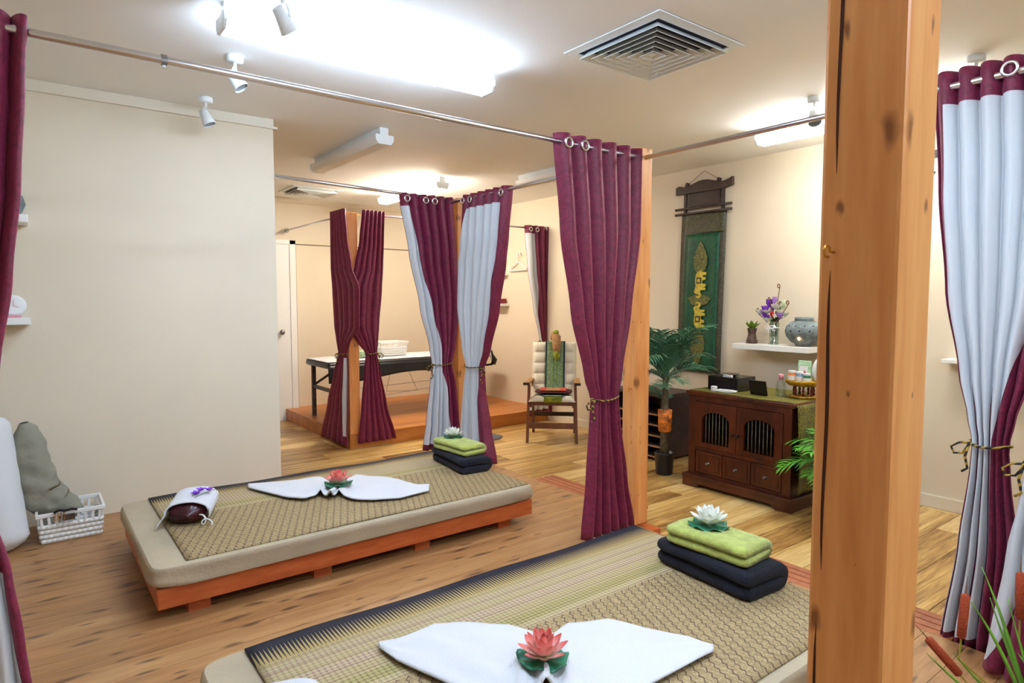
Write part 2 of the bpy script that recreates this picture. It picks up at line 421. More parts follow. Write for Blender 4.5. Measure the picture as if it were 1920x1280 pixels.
# door on the far wall
dr = MB().bb((1.66, YF-.05, 0), (2.385, YF-.01, 1.98)).build('door_1', 'paint_white'); struct(dr, 'white door half hidden by the partition')
fr = MB().bb((2.385, YF-.06, 0), (2.455, YF, 2.03)).bb((1.59, YF-.06, 0), (1.66, YF, 2.03)).bb((1.59, YF-.06, 1.98), (2.455, YF, 2.03))
fr.build('door_frame', 'paint_white', dr, bevel=.004)
MB().lathe([(.012, 0), (.012, .03), (.027, .036), (.03, .05), (.022, .062), (0.004, .066)], seg=16).build('door_knob', 'steel_dull', dr, world=False, smooth=True)
k = bpy.data.objects['door_knob']; k.location = (2.275, YF-.05, 1.0); k.rotation_euler = (R(90), 0, 0)

# near platform: boards along x
pf = MB().bb((XL, -1.2, 0), (2.56, YP, P-.022)).build('timber_platform', 'deck_board'); struct(pf, 'raised timber platform under the two beds')
bme = MB().box((0, 0, -.011), (1, .128, .022)).mesh('board'); bme.materials.append(MATS['deck_board'])
y = -1.2
while y < YP-.01:
    yy = min(y+.13, YP); x1 = 2.70 if y > 2.2 else 2.575
    inst(bme, 'board', pf, ((XL+x1)/2, (y+yy)/2, P), scale=(x1-XL, (yy-y-.0018)/.128, 1)); y += .13
MB().bb((2.56, -1.2, 0), (2.572, 2.2, P-.023)).bb((2.56, 2.2, 0), (2.69, YP, P-.023)).build('riser', 'bed_timber', pf)
for (xa, xb, ya, yb) in ((2.703, 2.882, 2.45, 3.30), (2.578, 2.765, .80, 1.60)):
    MB().bb((xa, ya, 0), (xb-.012, yb, P-.024)).build('step_block', 'nosing', pf)
    wd = (xb-xa)/4
    for i in range(4): MB().bb((xa+i*wd+.003, ya, P-.022), (xa+(i+1)*wd-.003, yb, P-.002)).build('nosing_strip', 'nosing', pf, bevel=.003)

# far platform
FX, FY, FZ = 2.31, 5.46, .13
pf2 = MB().bb((FX+.02, FY+.02, 0), (XR, YF, FZ-.022)).build('timber_platform', 'far_deck'); struct(pf2, 'low timber platform under the massage table')
bm2 = MB().box((0, 0, -.011), (1, .128, .022)).mesh('board'); bm2.materials.append(MATS['far_deck'])
y = FY
while y < YF-.01:
    yy = min(y+.13, YF); inst(bm2, 'board', pf2, ((FX+XR)/2, (y+yy)/2, FZ), scale=(XR-FX, (yy-y-.0015)/.128, 1)); y += .13
MB().bb((FX, FY, 0), (XR, FY+.019, FZ-.023)).build('fascia_board', 'far_deck', pf2, bevel=.003)
MB().bb((FX, FY+.019, 0), (FX+.019, YF, FZ-.023)).build('fascia_board', 'far_deck', pf2, bevel=.003)

# ------------------------------------------------------------------ posts
def post(label, cx, cy, z0, z1, wd=.10, cracks=False, hooks=(), group='square pine posts'):
    t = thing('timber_post', label, 'post', (cx, cy, z0), group=group)
    MB().bb((cx-wd/2, cy-wd/2, z0), (cx+wd/2, cy+wd/2, z1)).build('shaft', 'pine_post', t, bevel=.006)
    if cracks:
        for (za, zb, yo) in ((1.53, 2.02, .030), (.98, 1.40, .034), (.5, .9, .038)):
            c = MB(); n = 10; L = []
            for i in range(n+1):
                u = i/n; wq = .0022*math.sin(math.pi*u)**.5+.0003
                L.append((cx-wd/2-.0006, cy+yo+.0012*math.sin(u*9), za+(zb-za)*u, wq))
            c.add([(x, y-q, z) for x, y, z, q in L]+[(x, y+q, z) for x, y, z, q in L], [(i, i+1, n+2+i, n+1+i) for i in range(n)])
            c.build('crack', 'crack', t)
    for (hx, hy, hz, ax) in hooks:
        h = MB(); R_ = .008
        pts = [(0, 0, 0), (.012, 0, 0)] + [(.012+R_+R_*math.cos(a)*-1, 0, R_*math.sin(a)) for a in [i*R(300)/12 for i in range(13)]]
        M = Matrix.Rotation(ax, 3, 'Z')
        h.tube([Vector((hx, hy, hz)) + M @ Vector(p) for p in pts], .0018, 6).build('cord_hook', 'brass', t, smooth=True)
    return t
post('large knotty pine post in the right foreground', .933, .400, P, ZC, .104, True, hooks=[(.881, .430, 1.425, R(180))], group=None)
post('pine post right behind the maroon curtain between the two beds', 2.607, 2.315, P, 2.15, .10, hooks=[(2.557, 2.30, .885, R(180))])
post('pine post between the two white-lined tied curtains', 2.735, 4.262, 0, 2.145, .10, hooks=[(2.685, 4.24, .84, R(180)), (2.71, 4.212, .84, R(-90))])
post('pine corner post of the far platform behind crossed maroon curtains', FX+.055, FY+.055, FZ, 2.145, .10)

# ------------------------------------------------------------------ rods
def rod(label, a, b, r=.0125, finial=(False, False), flange=(False, False), bracket=None):
    t = thing('curtain_rod', label, 'curtain rod', a, group='chrome curtain rods')
    MB().tube([a, b], r, 12).build('tube', 'chrome', t, smooth=True)
    d = (Vector(b)-Vector(a)).normalized()
    for e, f, g, sgn in ((a, finial[0], flange[0], -1), (b, finial[1], flange[1], 1)):
        e = Vector(e)
        if f: MB().tube([e + d*sgn*q for q in (0, .006, .016, .026, .032)], [.012, .019, .022, .016, .004], 12).build('finial', 'chrome', t, smooth=True)
        if g: MB().tube([e - d*sgn*.008, e], [.026, .028], 14).build('flange', 'chrome', t, smooth=True)
    if bracket:
        c = Vector(a)+d*bracket
        MB().tube([c-d*.008, c+d*.008], r+.004, 12).bar(c, c+Vector((0, 0, -.022)), .008, .008, (1, 0, 0)).build('joint_screw', 'steel_dull', t)
    return t
rod('chrome curtain rod running above the first bed to the middle post', (-1.28, 2.25, 2.100), (2.557, 2.25, 2.088), bracket=1.65)
rod('chrome curtain rod along the platform edge past the cabinet', (2.605, -.2, 2.105), (2.605, 2.264, 2.10))
rod('chrome curtain rod along the platform edge beyond the middle post', (2.605, 2.366, 2.10), (2.605, 4.262, 2.098))
rod('chrome curtain rod from partition to the far pine post', (1.3, 4.20, 2.148), (2.68, 4.20, 2.115))
rod('thin rod from the far wall to the corner post of far platform', (2.36, 7.25, 2.135), (2.36, 5.57, 2.135), .009, flange=(True, False))
rod('chrome curtain rod across the front of the far platform', (2.42, 5.50, 2.135), (4.672, 5.50, 2.150), .010, finial=(False, False), flange=(False, True))

# ------------------------------------------------------------------ curtains
def curtain(label, pt, nrm, keys, folds, lining=None, grommets=(), tie_z=None, amp=(.026, .015, .026), ph=0.0, tails=1, nu=None):
    """pt(s,z)->point on the hanging plane; keys [(z,s0,s1)]; lining [(z,u0,u1)] strip that faces the viewer"""
    zt, zb = keys[0][0], keys[-1][0]; nrm = Vector(nrm)
    s0, s1 = keys[0][1:]
    b0 = pt((s0+s1)/2, zb); t = thing('curtain', label, 'curtain', b0, group='maroon curtains with white lining')
    def width(z): q = interp(keys, z); return abs(q[1]-q[0])
    W0 = width(zt); Wb = width(zb); zq = tie_z if tie_z else zb
    sd = rnd.random()*9
    def pos(u, z, off=0.0):
        a, b = interp(keys, z); s = a+(b-a)*u
        if tie_z and z < tie_z: v = (tie_z-z)/(tie_z-zb); A = amp[1]+(amp[2]-amp[1])*min(1, v*1.2)
        elif tie_z: v = (zt-z)/(zt-tie_z); A = amp[0]+(amp[1]-amp[0])*v**1.5
        else: A = amp[0]
        c = 2*abs(math.sin(math.pi*folds*u+ph))**.75-1.1
        dl = zt-z
        wob = .35*math.sin(2*math.pi*folds*.53*u+sd+dl*1.7)*min(1, dl*1.3)
        sh = noise.noise(Vector((u*folds*1.1+sd, dl*1.1, 0)))*.012*min(1, dl*2)
        p = pt(s, z) + nrm*(A*(c+wob)+sh+off)
        return p
    nu = nu or int(folds*20)+1; nv = 46
    rows = sorted(set([zt+(zb-zt)*j/(nv-1) for j in range(nv)] + ([lining[0][0], lining[-1][0]] if lining else [])), reverse=True)
    nv = len(rows)
    MB().grid(lambda u, v: pos(u, rows[round(v*(nv-1))]), nu, nv).build('panel', 'curtain_maroon', t, smooth=True, solid=.002)
    if lining:
        lr = [z for z in rows if lining[0][0]+1e-9 >= z >= lining[-1][0]-1e-9]; g = MB(); us = []
        for z in lr:
            a, b = interp(lining, z, False)
            for i in range(nu):
                u = min(max(i/(nu-1), a), b); f = u*(nu-1); k = min(int(f), nu-2)
                g.v.append(tuple(pos(k/(nu-1), z, .005).lerp(pos((k+1)/(nu-1), z, .005), f-k))); us.append(u)
        for j in range(len(lr)-1):
            for i in range(nu-1):
                q = (j*nu+i, j*nu+i+1, (j+1)*nu+i+1, (j+1)*nu+i)
                if us[q[0]] < us[q[1]] and us[q[3]] < us[q[2]]: g.f.append(q)
                elif us[q[0]] < us[q[1]]: g.f.append((q[0], q[1], q[2]) if us[q[2]] >= us[q[1]]-1e-9 else (q[0], q[1], q[3]))
                elif us[q[3]] < us[q[2]]: g.f.append((q[0], q[2], q[3]))
        g.build('lining', 'lining', t, smooth=True)
    for gk in grommets:
        g = (.5+gk-ph/math.pi)/folds
        if not .02 < g < .98: continue
        c = pos(g, zt-.045, .0); e = .5/(folds*20)
        tx = (pos(g+e, zt-.045)-pos(g-e, zt-.045)).normalized(); up = Vector((0, 0, 1)); n2 = tx.cross(up).normalized()
        if n2.dot(nrm) < 0: n2 = -n2
        pth = [c + n2*.006 + tx*(.021*math.cos(a)) + up*(.021*math.sin(a)) for a in [2*math.pi*i/18 for i in range(18)]]
        MB().tube(pth, .0058, 8, True).build('grommet', 'chrome', t, smooth=True)
    if tie_z:
        a, b = interp(keys, tie_z); m = pt((a+b)/2, tie_z); dv = (pt(b, tie_z)-pt(a, tie_z)); hw = dv.length/2+.006; dv.normalize()
        pth = [m + dv*(hw*math.cos(q)) + nrm*((amp[1]*1.45+.012)*math.sin(q)) + Vector((0, 0, .006*math.sin(q*2+1))) for q in [2*math.pi*i/28 for i in range(28)]]
        tb = MB().tube(pth, .0048, 6, True)
        tb = tb.build('tie_cord', 'cord_gold_black', t, smooth=True)
        if tails:
            e = m + dv*(-hw if tails > 0 else hw)*.95 + nrm*.012; q = MB()
            o = -dv if tails > 0 else dv
            q.tube([e, e+o*.03+Vector((0, 0, -.004)), e+o*.055+Vector((0, 0, -.022)), e+o*.045+Vector((0, 0, -.044)), e+o*.02+Vector((0, 0, -.04)), e+o*.004+Vector((0, 0, -.012)), e+nrm*.006], .0042, 6)
            q.tube([e, e+o*.012+Vector((0, 0, -.05)), e+o*.002+nrm*.004+Vector((0, 0, -.09)), e+o*.02+Vector((0, 0, -.105))], .0042, 6)
            q.build('cord_bow', 'cord_gold_black', tb, smooth=True)
    return t
def keypx(fn, axis, plane, rows):
    """rows [(z, xl, xr)] z in metres, pixel columns of both edges -> [(z, s0, s1)] on the plane"""
    out = []
    for z, xl, xr in rows:
        e = []
        for xp in (xl, xr):
            lo, hi = -400.0, 1700.0          # pixel row at which this column meets height z
            for _ in range(40):
                mid = (lo+hi)/2
                if fn(xp, mid, plane).z > z: lo = mid
                else: hi = mid
            e.append(fn(xp, mid, plane)[axis])
        out.append((z, e[0], e[1]))
    return out
# between the beds (hangs on the first rod, seen from its maroon side)
curtain('long maroon curtain tied at the middle post between the beds', lambda s, z: Vector((s, 2.25, z)), (0, -1, 0),
        [(z, a, b) for z, a, b in keypx(ony, 0, 2.25, [(2.13, 1042, 1198), (1.70, 1056, 1196), (1.30, 1076, 1180), (.98, 1100, 1164), (.865, 1112, 1157), (.75, 1110, 1160), (.45, 1104, 1172), (.165, 1094, 1186)])],
        5.5, grommets=(0, 1), tie_z=.865, ph=-.06, tails=1, amp=(.026, .015, .024))
# at the left edge of the picture
kk = keypx(ony, 0, 2.25, [(2.135, -330, 51), (1.95, -330, 47), (1.69, -320, 40), (1.42, -300, 24), (1.17, -270, 0), (.95, -230, -28), (.865, -215, -32), (.78, -215, -14), (.6, -235, 22), (.4, -260, 46), (.19, -290, 66)])
curtain('maroon curtain at the left edge in front of the partition', lambda s, z: Vector((s, 2.25, z)), (0, -1, 0), kk, 7.5,
        lining=[(.60, 0, .93), (.45, 0, .915), (.35, 0, .93), (.215, 0, .95)], tie_z=.865, ph=.6, tails=0)
# far pair at the bay corner
curtain('tied maroon curtain with pale left edge beside the far pine post', lambda s, z: Vector((s, 4.195, z)), (0, -1, 0),
        keypx(ony, 0, 4.195, [(2.135, 750, 852), (1.7, 768, 858), (1.3, 788, 862), (1.0, 806, 855), (.87, 811, 848), (.7, 807, 856), (.45, 801, 861), (.22, 795, 864)]),
        6, lining=[(2.04, .0, .16), (1.5, .0, .2), (.95, .0, .42), (.87, 0, .46), (.6, 0, .64), (.265, 0, .74)], grommets=(0, 2, 3), tie_z=.87, ph=.1, tails=1, amp=(.03, .014, .03))
curtain('tied curtain showing pale lining right of the far pine post', lambda s, z: Vector((2.605, s, z)), (-1, 0, 0),
        keypx(onx, 1, 2.605, [(2.125, 868, 955), (1.8, 864, 949), (1.62, 859, 945), (1.3, 858, 932), (1.0, 866, 915), (.87, 873, 904), (.7, 868, 905), (.45, 864, 913), (.19, 862, 924)]),
        6, lining=[(2.025, .13, .84), (1.75, .04, .83), (1.5, .0, .8), (.95, .0, .86), (.87, 0, .86), (.5, .04, .74), (.235, .04, .66)], grommets=(0, 1, 5), tie_z=.87, ph=0, tails=-1, amp=(.03, .014, .03))
# pair crossed over the corner post of the far platform
curtain('left maroon curtain pinned across the far platform corner post', lambda s, z: Vector((2.272, s, z)), (-1, 0, 0),
        keypx(onx, 1, 2.272, [(2.165, 620, 646), (1.9, 621, 650), (1.65, 622, 658), (1.46, 624, 673), (1.12, 627, 673), (.99, 631, 655), (.87, 635, 649), (.7, 627, 650), (.4, 616, 650), (.03, 604, 650)]),
        5, lining=[(.84, .86, 1.0), (.5, .84, 1.0), (.12, .9, 1.0)], tie_z=.87, ph=.5, tails=1, amp=(.016, .010, .018))
cf = curtain('right maroon curtain pinned across the far platform corner post', lambda s, z: Vector((s, 5.432, z)), (0, -1, 0),
        keypx(ony, 0, 5.432, [(2.17, 679, 720), (1.9, 674, 719), (1.65, 665, 718), (1.46, 650, 716), (1.12, 650, 711), (.99, 669, 709), (.87, 686, 707), (.7, 683, 713), (.4, 678, 724), (.05, 671, 742)]),
        5.5, tie_z=.87, ph=-.4, tails=-1, amp=(.016, .010, .018))
for px_, py_ in ((660, 540), (661, 612)):
    q = ony(px_, py_, 5.36); MB().tube([q, q+Vector((.012, .05, 0))], [.009, .004], 8).tube([q+Vector((-.016, .004, .002)), q+Vector((.016, .004, -.002))], .004, 6).build('pin', 'brass' if py_ < 600 else 'steel_dull', cf)
# narrow one by the right wall behind the chair
curtain('narrow maroon and white curtain by the wall behind the armchair', lambda s, z: Vector((s, 5.49 if z > .9 else 5.49-.075*min(1, (.9-z)/.5), z)), (0, -1, 0),
        keypx(ony, 0, 5.49, [(2.175, 986, 1034), (1.7, 991, 1034), (1.3, 1000, 1034), (.9, 1012, 1031), (.7, 1004, 1032), (.4, 994, 1034), (.08, 984, 1036)]),
        4, lining=[(2.09, .0, .3), (1.5, .0, .32), (.92, .0, .2), (.9, 0, .3), (.5, 0, .55), (.145, 0, .62)], grommets=(0, 1), tie_z=.9, ph=0, tails=1, amp=(.026, .012, .026))
# right edge of the picture
curtain('white-lined curtain with maroon heading beside the large right post', lambda s, z: Vector((2.605, s, z)), (-1, 0, 0),
        keypx(onx, 1, 2.605, [(2.155, 1750, 2040), (1.75, 1757, 2030), (1.4, 1770, 1995), (1.1, 1796, 1935), (.95, 1813, 1905), (.865, 1822, 1893), (.78, 1818, 1896), (.5, 1796, 1912), (.12, 1763, 1900)]),
        6.5, lining=[(2.04, .09, .97), (1.6, .07, .93), (1.2, .05, .78), (.95, .02, .62), (.865, .02, .56), (.5, 0, .52), (.17, 0, .52)], grommets=(3,), tie_z=.865, ph=-.3, tails=1, amp=(.026, .015, .024))
def px_lower(z): return 2.605-.185*min(1, max(0, (2.1-z)/1.2))
curtain('second white-lined curtain at the lower right picture edge', lambda s, z: Vector((px_lower(z), s, z)), (-1, 0, 0),
        [(2.12, .46, .24), (1.2, .44, .25)] + keypx(onx, 1, 2.42, [(.95, 1945, 2040), (.86, 1925, 2010), (.75, 1912, 2020), (.57, 1886, 2050), (.25, 1850, 2075), (.17, 1838, 2080)]),
        5, lining=[(2.0, 0, .5), (.86, 0, .5), (.6, .0, .35), (.42, .0, .2), (.3, .0, .14), (.2, .0, .02)], tie_z=.86, ph=.2, tails=1)

# ------------------------------------------------------------------ ceiling fittings
def fluoro(label, a, b, lit, group, glowmat='tube_glow'):
    a, b = Vector(a), Vector(b); d = (b-a); L = d.length; d.normalize(); sd = Vector((-d.y, d.x, 0))
    t = thing('fluorescent_light', label, 'ceiling light', ((a+b)/2).to_tuple(), group=group)
    def P3(e, s_, z): return e + sd*s_ + Vector((0, 0, z))
    body = [(-.03, 0), (.03, 0), (.03, -.052), (-.03, -.052)]
    MB().prism(body, lambda s_, z: P3(a+d*.01, s_, z), lambda s_, z: P3(b-d*.01, s_, z)).build('body', 'enamel_white', t)
    df = [(-.062, -.050), (.062, -.050), (.062, -.080), (.044, -.106), (-.044, -.106), (-.062, -.080)]
    MB().prism(df, lambda s_, z: P3(a+d*.012, s_, z), lambda s_, z: P3(b-d*.012, s_, z)).build('diffuser', glowmat if lit else 'plastic_white', t)
    for e, q in ((a, 1), (b, -1)):
        cp = [(-.065, -.048), (.065, -.048), (.065, -.082), (.046, -.109), (-.046, -.109), (-.065, -.082)]
        MB().prism(cp, lambda s_, z: P3(e, s_, z), lambda s_, z: P3(e+d*q*.011, s_, z)).build('end_cap', 'enamel_white', t)
    return t
G1, G2 = 'lit fluorescent ceiling lights', 'unlit fluorescent ceiling lights'
fluoro('lit fluorescent batten above the first bed, brightest in the photo', (.64, 2.69, ZC), (1.90, 2.69, ZC), True, G1)
fluoro('lit fluorescent batten above the cabinet side, partly behind the big post', (3.97, 1.23, ZC), (3.97, 2.46, ZC), True, G1, 'tube_glow_neutral')
fluoro('lit fluorescent batten over the far platform behind the curtains', (3.13, 5.16, ZC), (3.13, 6.40, ZC), True, G1, 'tube_glow_warm')
fluoro('unlit fluorescent batten beyond the end of the partition wall', (1.945, 3.94, ZC), (1.945, 5.16, ZC), False, G2)
fluoro('unlit fluorescent batten near the right wall behind the maroon curtain', (3.69, 3.50, ZC), (3.69, 4.71, ZC), False, G2)
fluoro('unseen lit fluorescent batten behind the viewer', (.64, -.9, ZC), (1.90, -.9, ZC), True, G1)  # unseen fitting, inferred from the big post's bright side, also lifts overall brightness
fluoro('added lit fluorescent batten above the nearest bed, out of the picture', (.64, .75, ZC), (1.90, .75, ZC), True, G1)  # unseen fitting, added to brighten the nearest bay and the ceiling

def spot(label, x, y, aim, tilt):
    t = thing('ceiling_spotlight', label, 'spotlight', (x, y, ZC), group='small white ceiling spotlights')
    MB().lathe([(.036, 0), (.038, -.004), (.038, -.026), (.034, -.031), (.001, -.031)], seg=24).build('base', 'enamel_white', t, world=False, smooth=True)
    MB().tube([(0, 0, -.03), (0, 0, -.052)], .008, 10).build('swivel', 'enamel_white', t, world=False, smooth=True)
    M = Matrix.Rotation(aim, 3, 'Z')
    yk = [M @ Vector((0, .036*math.sin(q), -.105+.055*math.cos(q))) for q in [R(-92)+i*R(184)/14 for i in range(15)]]
    y2 = MB()
    for p, q in zip(yk, yk[1:]): y2.bar(p, q, .010, .0035, M @ Vector((0, 0, 1)) if abs((q-p).normalized().z) < .9 else M @ Vector((0, 1, 0)))
    y2.build('yoke', 'enamel_white', t, world=False)
    pr = [(.012, .045), (.020, .040), (.026, .01), (.030, -.015), (.035, -.045), (.033, -.047)]
    h = MB().lathe(pr, seg=20, cap=False).build('head', 'enamel_white', t, world=False, smooth=True, solid=.002)
    h.location = (0, 0, -.108); h.rotation_euler = (0, tilt, aim)
    MB().lathe([(.001, -.036), (.031, -.036), (.031, -.04), (.001, -.04)], seg=20).build('lamp', 'lamp_dark', h, world=False)
    return t
spot('white spotlight overlapping the bright fluorescent light', .80, 2.44, R(200), R(40))
spot('white spotlight just behind the chrome rod', .829, 3.23, R(150), R(35))
spot('white spotlight close to the partition wall', .858, 3.98, R(150), R(25))
spot('white spotlight in front of the light near the large post', 3.588, 1.89, R(40), R(35))
spot('white spotlight above the white-lined right curtain', 3.59, 1.12, R(40), R(35))

def vent(label, x0, x1, y0, y1, n=6):
    cx, cy = (x0+x1)/2, (y0+y1)/2; hx, hy = (x1-x0)/2, (y1-y0)/2
    t = thing('ceiling_vent', label, 'air vent', (cx, cy, ZC))
    def sq(k, z): return [(cx-hx*k, cy-hy*k, z), (cx+hx*k, cy-hy*k, z), (cx+hx*k, cy+hy*k, z), (cx-hx*k, cy+hy*k, z)]
    def fr(k1, z1, k2, z2): 
        return MB().add(sq(k1, z1)+sq(k2, z2), [(i, (i+1) % 4, 4+(i+1) % 4, 4+i) for i in range(4)])
    MB().bb((cx-hx*.86, cy-hy*.86, ZC-.003), (cx+hx*.86, cy+hy*.86, ZC-.001)).build('backing', 'vent_dark', t)
    fr(1.0, ZC-.006, .84, ZC-.010).build('frame', 'enamel_white', t, solid=.005)
    for i in range(n):
        k = .84-.135*i
        fr(k-.018, ZC-.036, max(.03, k-.125), ZC-.004).build('louvre', 'enamel_white', t, solid=.0025)
    MB().bb((cx-hx*.05, cy-hy*.05, ZC-.03), (cx+hx*.05, cy+hy*.05, ZC-.006)).build('centre_plate', 'enamel_white', t)
    return t
vent('large square white air vent above the second bed', 2.022, 2.603, 1.698, 2.258)
vent('distant air vent on the ceiling near the far wall', 2.17, 2.69, 6.42, 6.90)

# ------------------------------------------------------------------ beds
ZM = .36
def bed(which, y0, y1, x0=.34, x1=2.15):
    t = thing('bed_base', which[0], 'bed base', ((x0+x1)/2, (y0+y1)/2, P), group='low orange timber bed bases')
    for yy in (y0+.012, y1-.045): MB().bb((x0+.01, yy, P+.05), (x1, yy+.035, .280)).build('side_rail', 'bed_timber', t, bevel=.004)
    for xx in (x0+.01, x1-.035): MB().bb((xx, y0+.047, P+.05), (xx+.035, y1-.045, .280)).build('end_rail', 'bed_timber', t, bevel=.004)
    for i in range(9):
        xx = x0+.08+i*(x1-x0-.24)/8; MB().bb((xx, y0+.047, .262), (xx+.09, y1-.045, .278)).build('slat', 'bed_timber', t)
    for i in range(4):
        for yy in (y0+.05, y1-.13):
            xx = x0+.12+i*(x1-x0-.32)/3; MB().bb((xx, yy, P), (xx+.08, yy+.08, P+.052)).build('foot_block', 'bed_timber', t)
    # mattress: rounded slab with a slightly sagging cover
    lx, ly = x1-x0, y1-y0; cx, cy = (x0+x1)/2, (y0+y1)/2
    mm = MB()
    N, Mv = 120, 14
    def sup(u, v):
        a = 2*math.pi*u; e = .08; v = .5-.5*math.cos(math.pi*v)
        def s_(q): return math.copysign(abs(q)**e, q)
        ca, sa = s_(math.cos(a)), s_(math.sin(a))
        z = .287+(ZM-.287)*v
        infl = 1-.012*(2*v-1)**4
        wv = .007*math.sin(9*ca+3*sa+4*v)*(1-v)+.004*math.sin(23*ca+17*sa)*(1-v)
        return (cx+(lx/2+.012+wv)*ca*infl, cy+(ly/2+.010+wv)*sa*infl, z-.004*math.sin(7*ca)*(1-v)*(1-v))
    mm.grid(sup, N, Mv, True)
    n0 = len(mm.v); mm.f.append(tuple(range((Mv-1)*N, Mv*N))); mm.f.append(tuple(range(N))[::-1])
    ob = mm.build('mattress', 'mattress_cover', smooth=True)
    for pq in list(ob.data.polygons)[-2:]: pq.use_smooth = False
    tag(ob, which[1], 'mattress', 'thin taupe mattresses')
    # woven mat, object origin in its far corner so that its pattern starts at the black edge
    mx0, mx1, my = x0+.115, x1-.012, y1-.004
    W_, L_ = (y1-y0)-.035, mx1-mx0
    g = MB()
    def mf(u, v):
        xx, yy = u*L_, v*W_
        z = .003*math.sin(xx*9)*max(0, 1-yy/.09)+.0012*math.sin(xx*5+yy*4)
        if v > .97: z -= (v-.97)*.08
        return (xx, yy, z)
    g.grid(mf, 60, 26)
    mo = g.build('woven_mat', 'woven_mat', smooth=True, solid=.005)
    mo.location = (mx0, my, ZM+.0055); mo.scale = (1, -1, 1); tag(mo, which[2], 'mat', 'woven reed mats')
bed(('orange timber bed base of the bed beside the partition', 'taupe mattress on the bed beside the partition', 'patterned reed mat on the bed beside the partition'), 2.625, 3.61)
bed(('orange timber bed base of the nearest bed', 'taupe mattress of the nearest bed', 'patterned reed mat with black edge on the nearest bed'), .86, 1.865, .345, 2.11)
ZT = ZM+.0095

# ------------------------------------------------------------------ lotus flowers
def petal_mesh(name, L, Wd, curl, mat):
    g = MB()
    def f(u, v):
        wq = math.sin(math.pi*min(1, v*.94+.03))**.8 * (1-.25*v)
        a = (u-.5)*2
        return (L*v, a*Wd/2*wq, curl*L*v*v + .22*Wd*a*a*wq)
    g.grid(f, 5, 8); me = g.mesh(name); me.materials.append(MATS[mat])
    me.polygons.foreach_set('use_smooth', [True]*len(me.polygons)); return me
PET = {m: petal_mesh('petal', .056, .034, .35, m) for m in ('petal_coral', 'petal_white')}
def lotus(label, loc, kind, s=1.0, rz=0.0, group='artificial lotus flowers'):
    t = thing('lotus_flower', label, 'flower', loc, rz, group); t.scale = (s, s, s)
    def pad(a, z): return 1+.07*math.sin(7*a)+.04*math.sin(3*a+1)
    g = MB()
    def lf(u, v):
        a = 2*math.pi*u; r = .062*v*pad(a, 0); return (r*math.cos(a), r*math.sin(a), .004+.006*v*v*math.sin(7*a+.5)+.004*v*v)
    g.grid(lf, 42, 7, True); g.build('lily_pad', 'leaf_lotus', t, world=False, smooth=True, solid=.002)
    for n, tilt, sc, z in ((8, 12, 1.05, .010), (8, 32, 1.0, .013), (7, 52, .92, .015), (5, 70, .75, .017)):
        for i in range(n):
            a = 2*math.pi*(i+(.5 if tilt in (32, 70) else 0))/n + rnd.uniform(-.08, .08)
            q = inst(PET[kind], 'petal', t, (.008*math.cos(a), .008*math.sin(a), z), (0, -R(tilt+rnd.uniform(-5, 5)), a), (sc, sc, sc))
    st = MB()
    for i in range(9):
        a = i*2.4; r = .002+.0012*i; st.tube([(r*.4*math.cos(a), r*.4*math.sin(a), .016), (r*math.cos(a), r*math.sin(a), .040)], .0013, 5)
    st.build('stamens', 'stamen', t, world=False)
    return t

# folded towels: one long strip folded back on itself, run along y
def folded(name, label, group, mat, x0, x1, y0, y1, z0, hgt, rz=0.0):
    cx, cy = (x0+x1)/2, (y0+y1)/2; w_, l_ = x1-x0, y1-y0
    th = hgt/2*.94; r = th/2
    path = []
    # open ends at -x, fold at +x, end rolled slightly inside
    path += [(-w_/2+r+.004, r), (-w_/4, r-.001), (0, r), (w_/2-hgt/2, r)]
    for i in range(1, 8):
        a = -math.pi/2+math.pi*i/8; path.append((w_/2-hgt/2+(hgt/2-r)*1.0*math.cos(a)+.0, hgt/2+(hgt/2-r)*math.sin(a)))
    path += [(w_/2-hgt/2, hgt-r), (0, hgt-r+.003), (-w_/4, hgt-r+.002), (-w_/2+r, hgt-r)]
    prof_o, prof_i = [], []
    for i, p in enumerate(path):
        a = Vector(path[max(i-1, 0)]); b = Vector(path[min(i+1, len(path)-1)]); t_ = (b-a).normalized(); n_ = Vector((-t_.y, t_.x))
        prof_o.append(Vector(p)-n_*r); prof_i.append(Vector(p)+n_*r)
    def cap(c, d0, n=5):
        return [Vector(c)+Matrix.Rotation(-math.pi*i/n, 2) @ (Vector(d0)*r) for i in range(1, n)]
    loop = prof_o + cap(path[-1], (prof_o[-1]-Vector(path[-1]))/r*-1, 5)[::-1] + prof_i[::-1] + cap(path[0], (prof_i[0]-Vector(path[0]))/r*-1, 5)[::-1]
    n = len(loop); g = MB(); K = 22
    for k in range(K+1):
        v = k/K; e = min(v, 1-v)*l_
        sh = 1.0 if e > .02 else .93+.07*math.sqrt(max(0, e/.02))
        for q in loop:
            nz = noise.noise(Vector((q.x*14, v*7, q.y*20+z0*9)))*.004
            sag = -.004*math.cos(v*6)*q.y/hgt
            g.v.append((q.x*sh+nz, (v-.5)*l_+nz, max(0, .5*hgt+(q.y-.5*hgt)*sh)+abs(nz)*.6+sag*.4))
    for k in range(K):
        for i in range(n): g.f.append((k*n+i, k*n+(i+1) % n, (k+1)*n+(i+1) % n, (k+1)*n+i))
    g.f.append(tuple(range(n))[::-1]); g.f.append(tuple(K*n+i for i in range(n)))
    o = g.build(name, mat, smooth=True); o.location = (cx, cy, z0); o.rotation_euler = (0, 0, rz); tag(o, label, 'towel', group)
    return o
folded('folded_towel', 'folded navy towel on the nearest bed', 'folded navy towels', 'terry_navy', 1.845, 2.085, 1.135, 1.535, ZT, .092, R(-4))
folded('folded_towel', 'folded lime towel on the navy towel on nearest bed', 'folded lime towels', 'terry_lime', 1.855, 2.045, 1.175, 1.495, ZT+.096, .066, R(2))
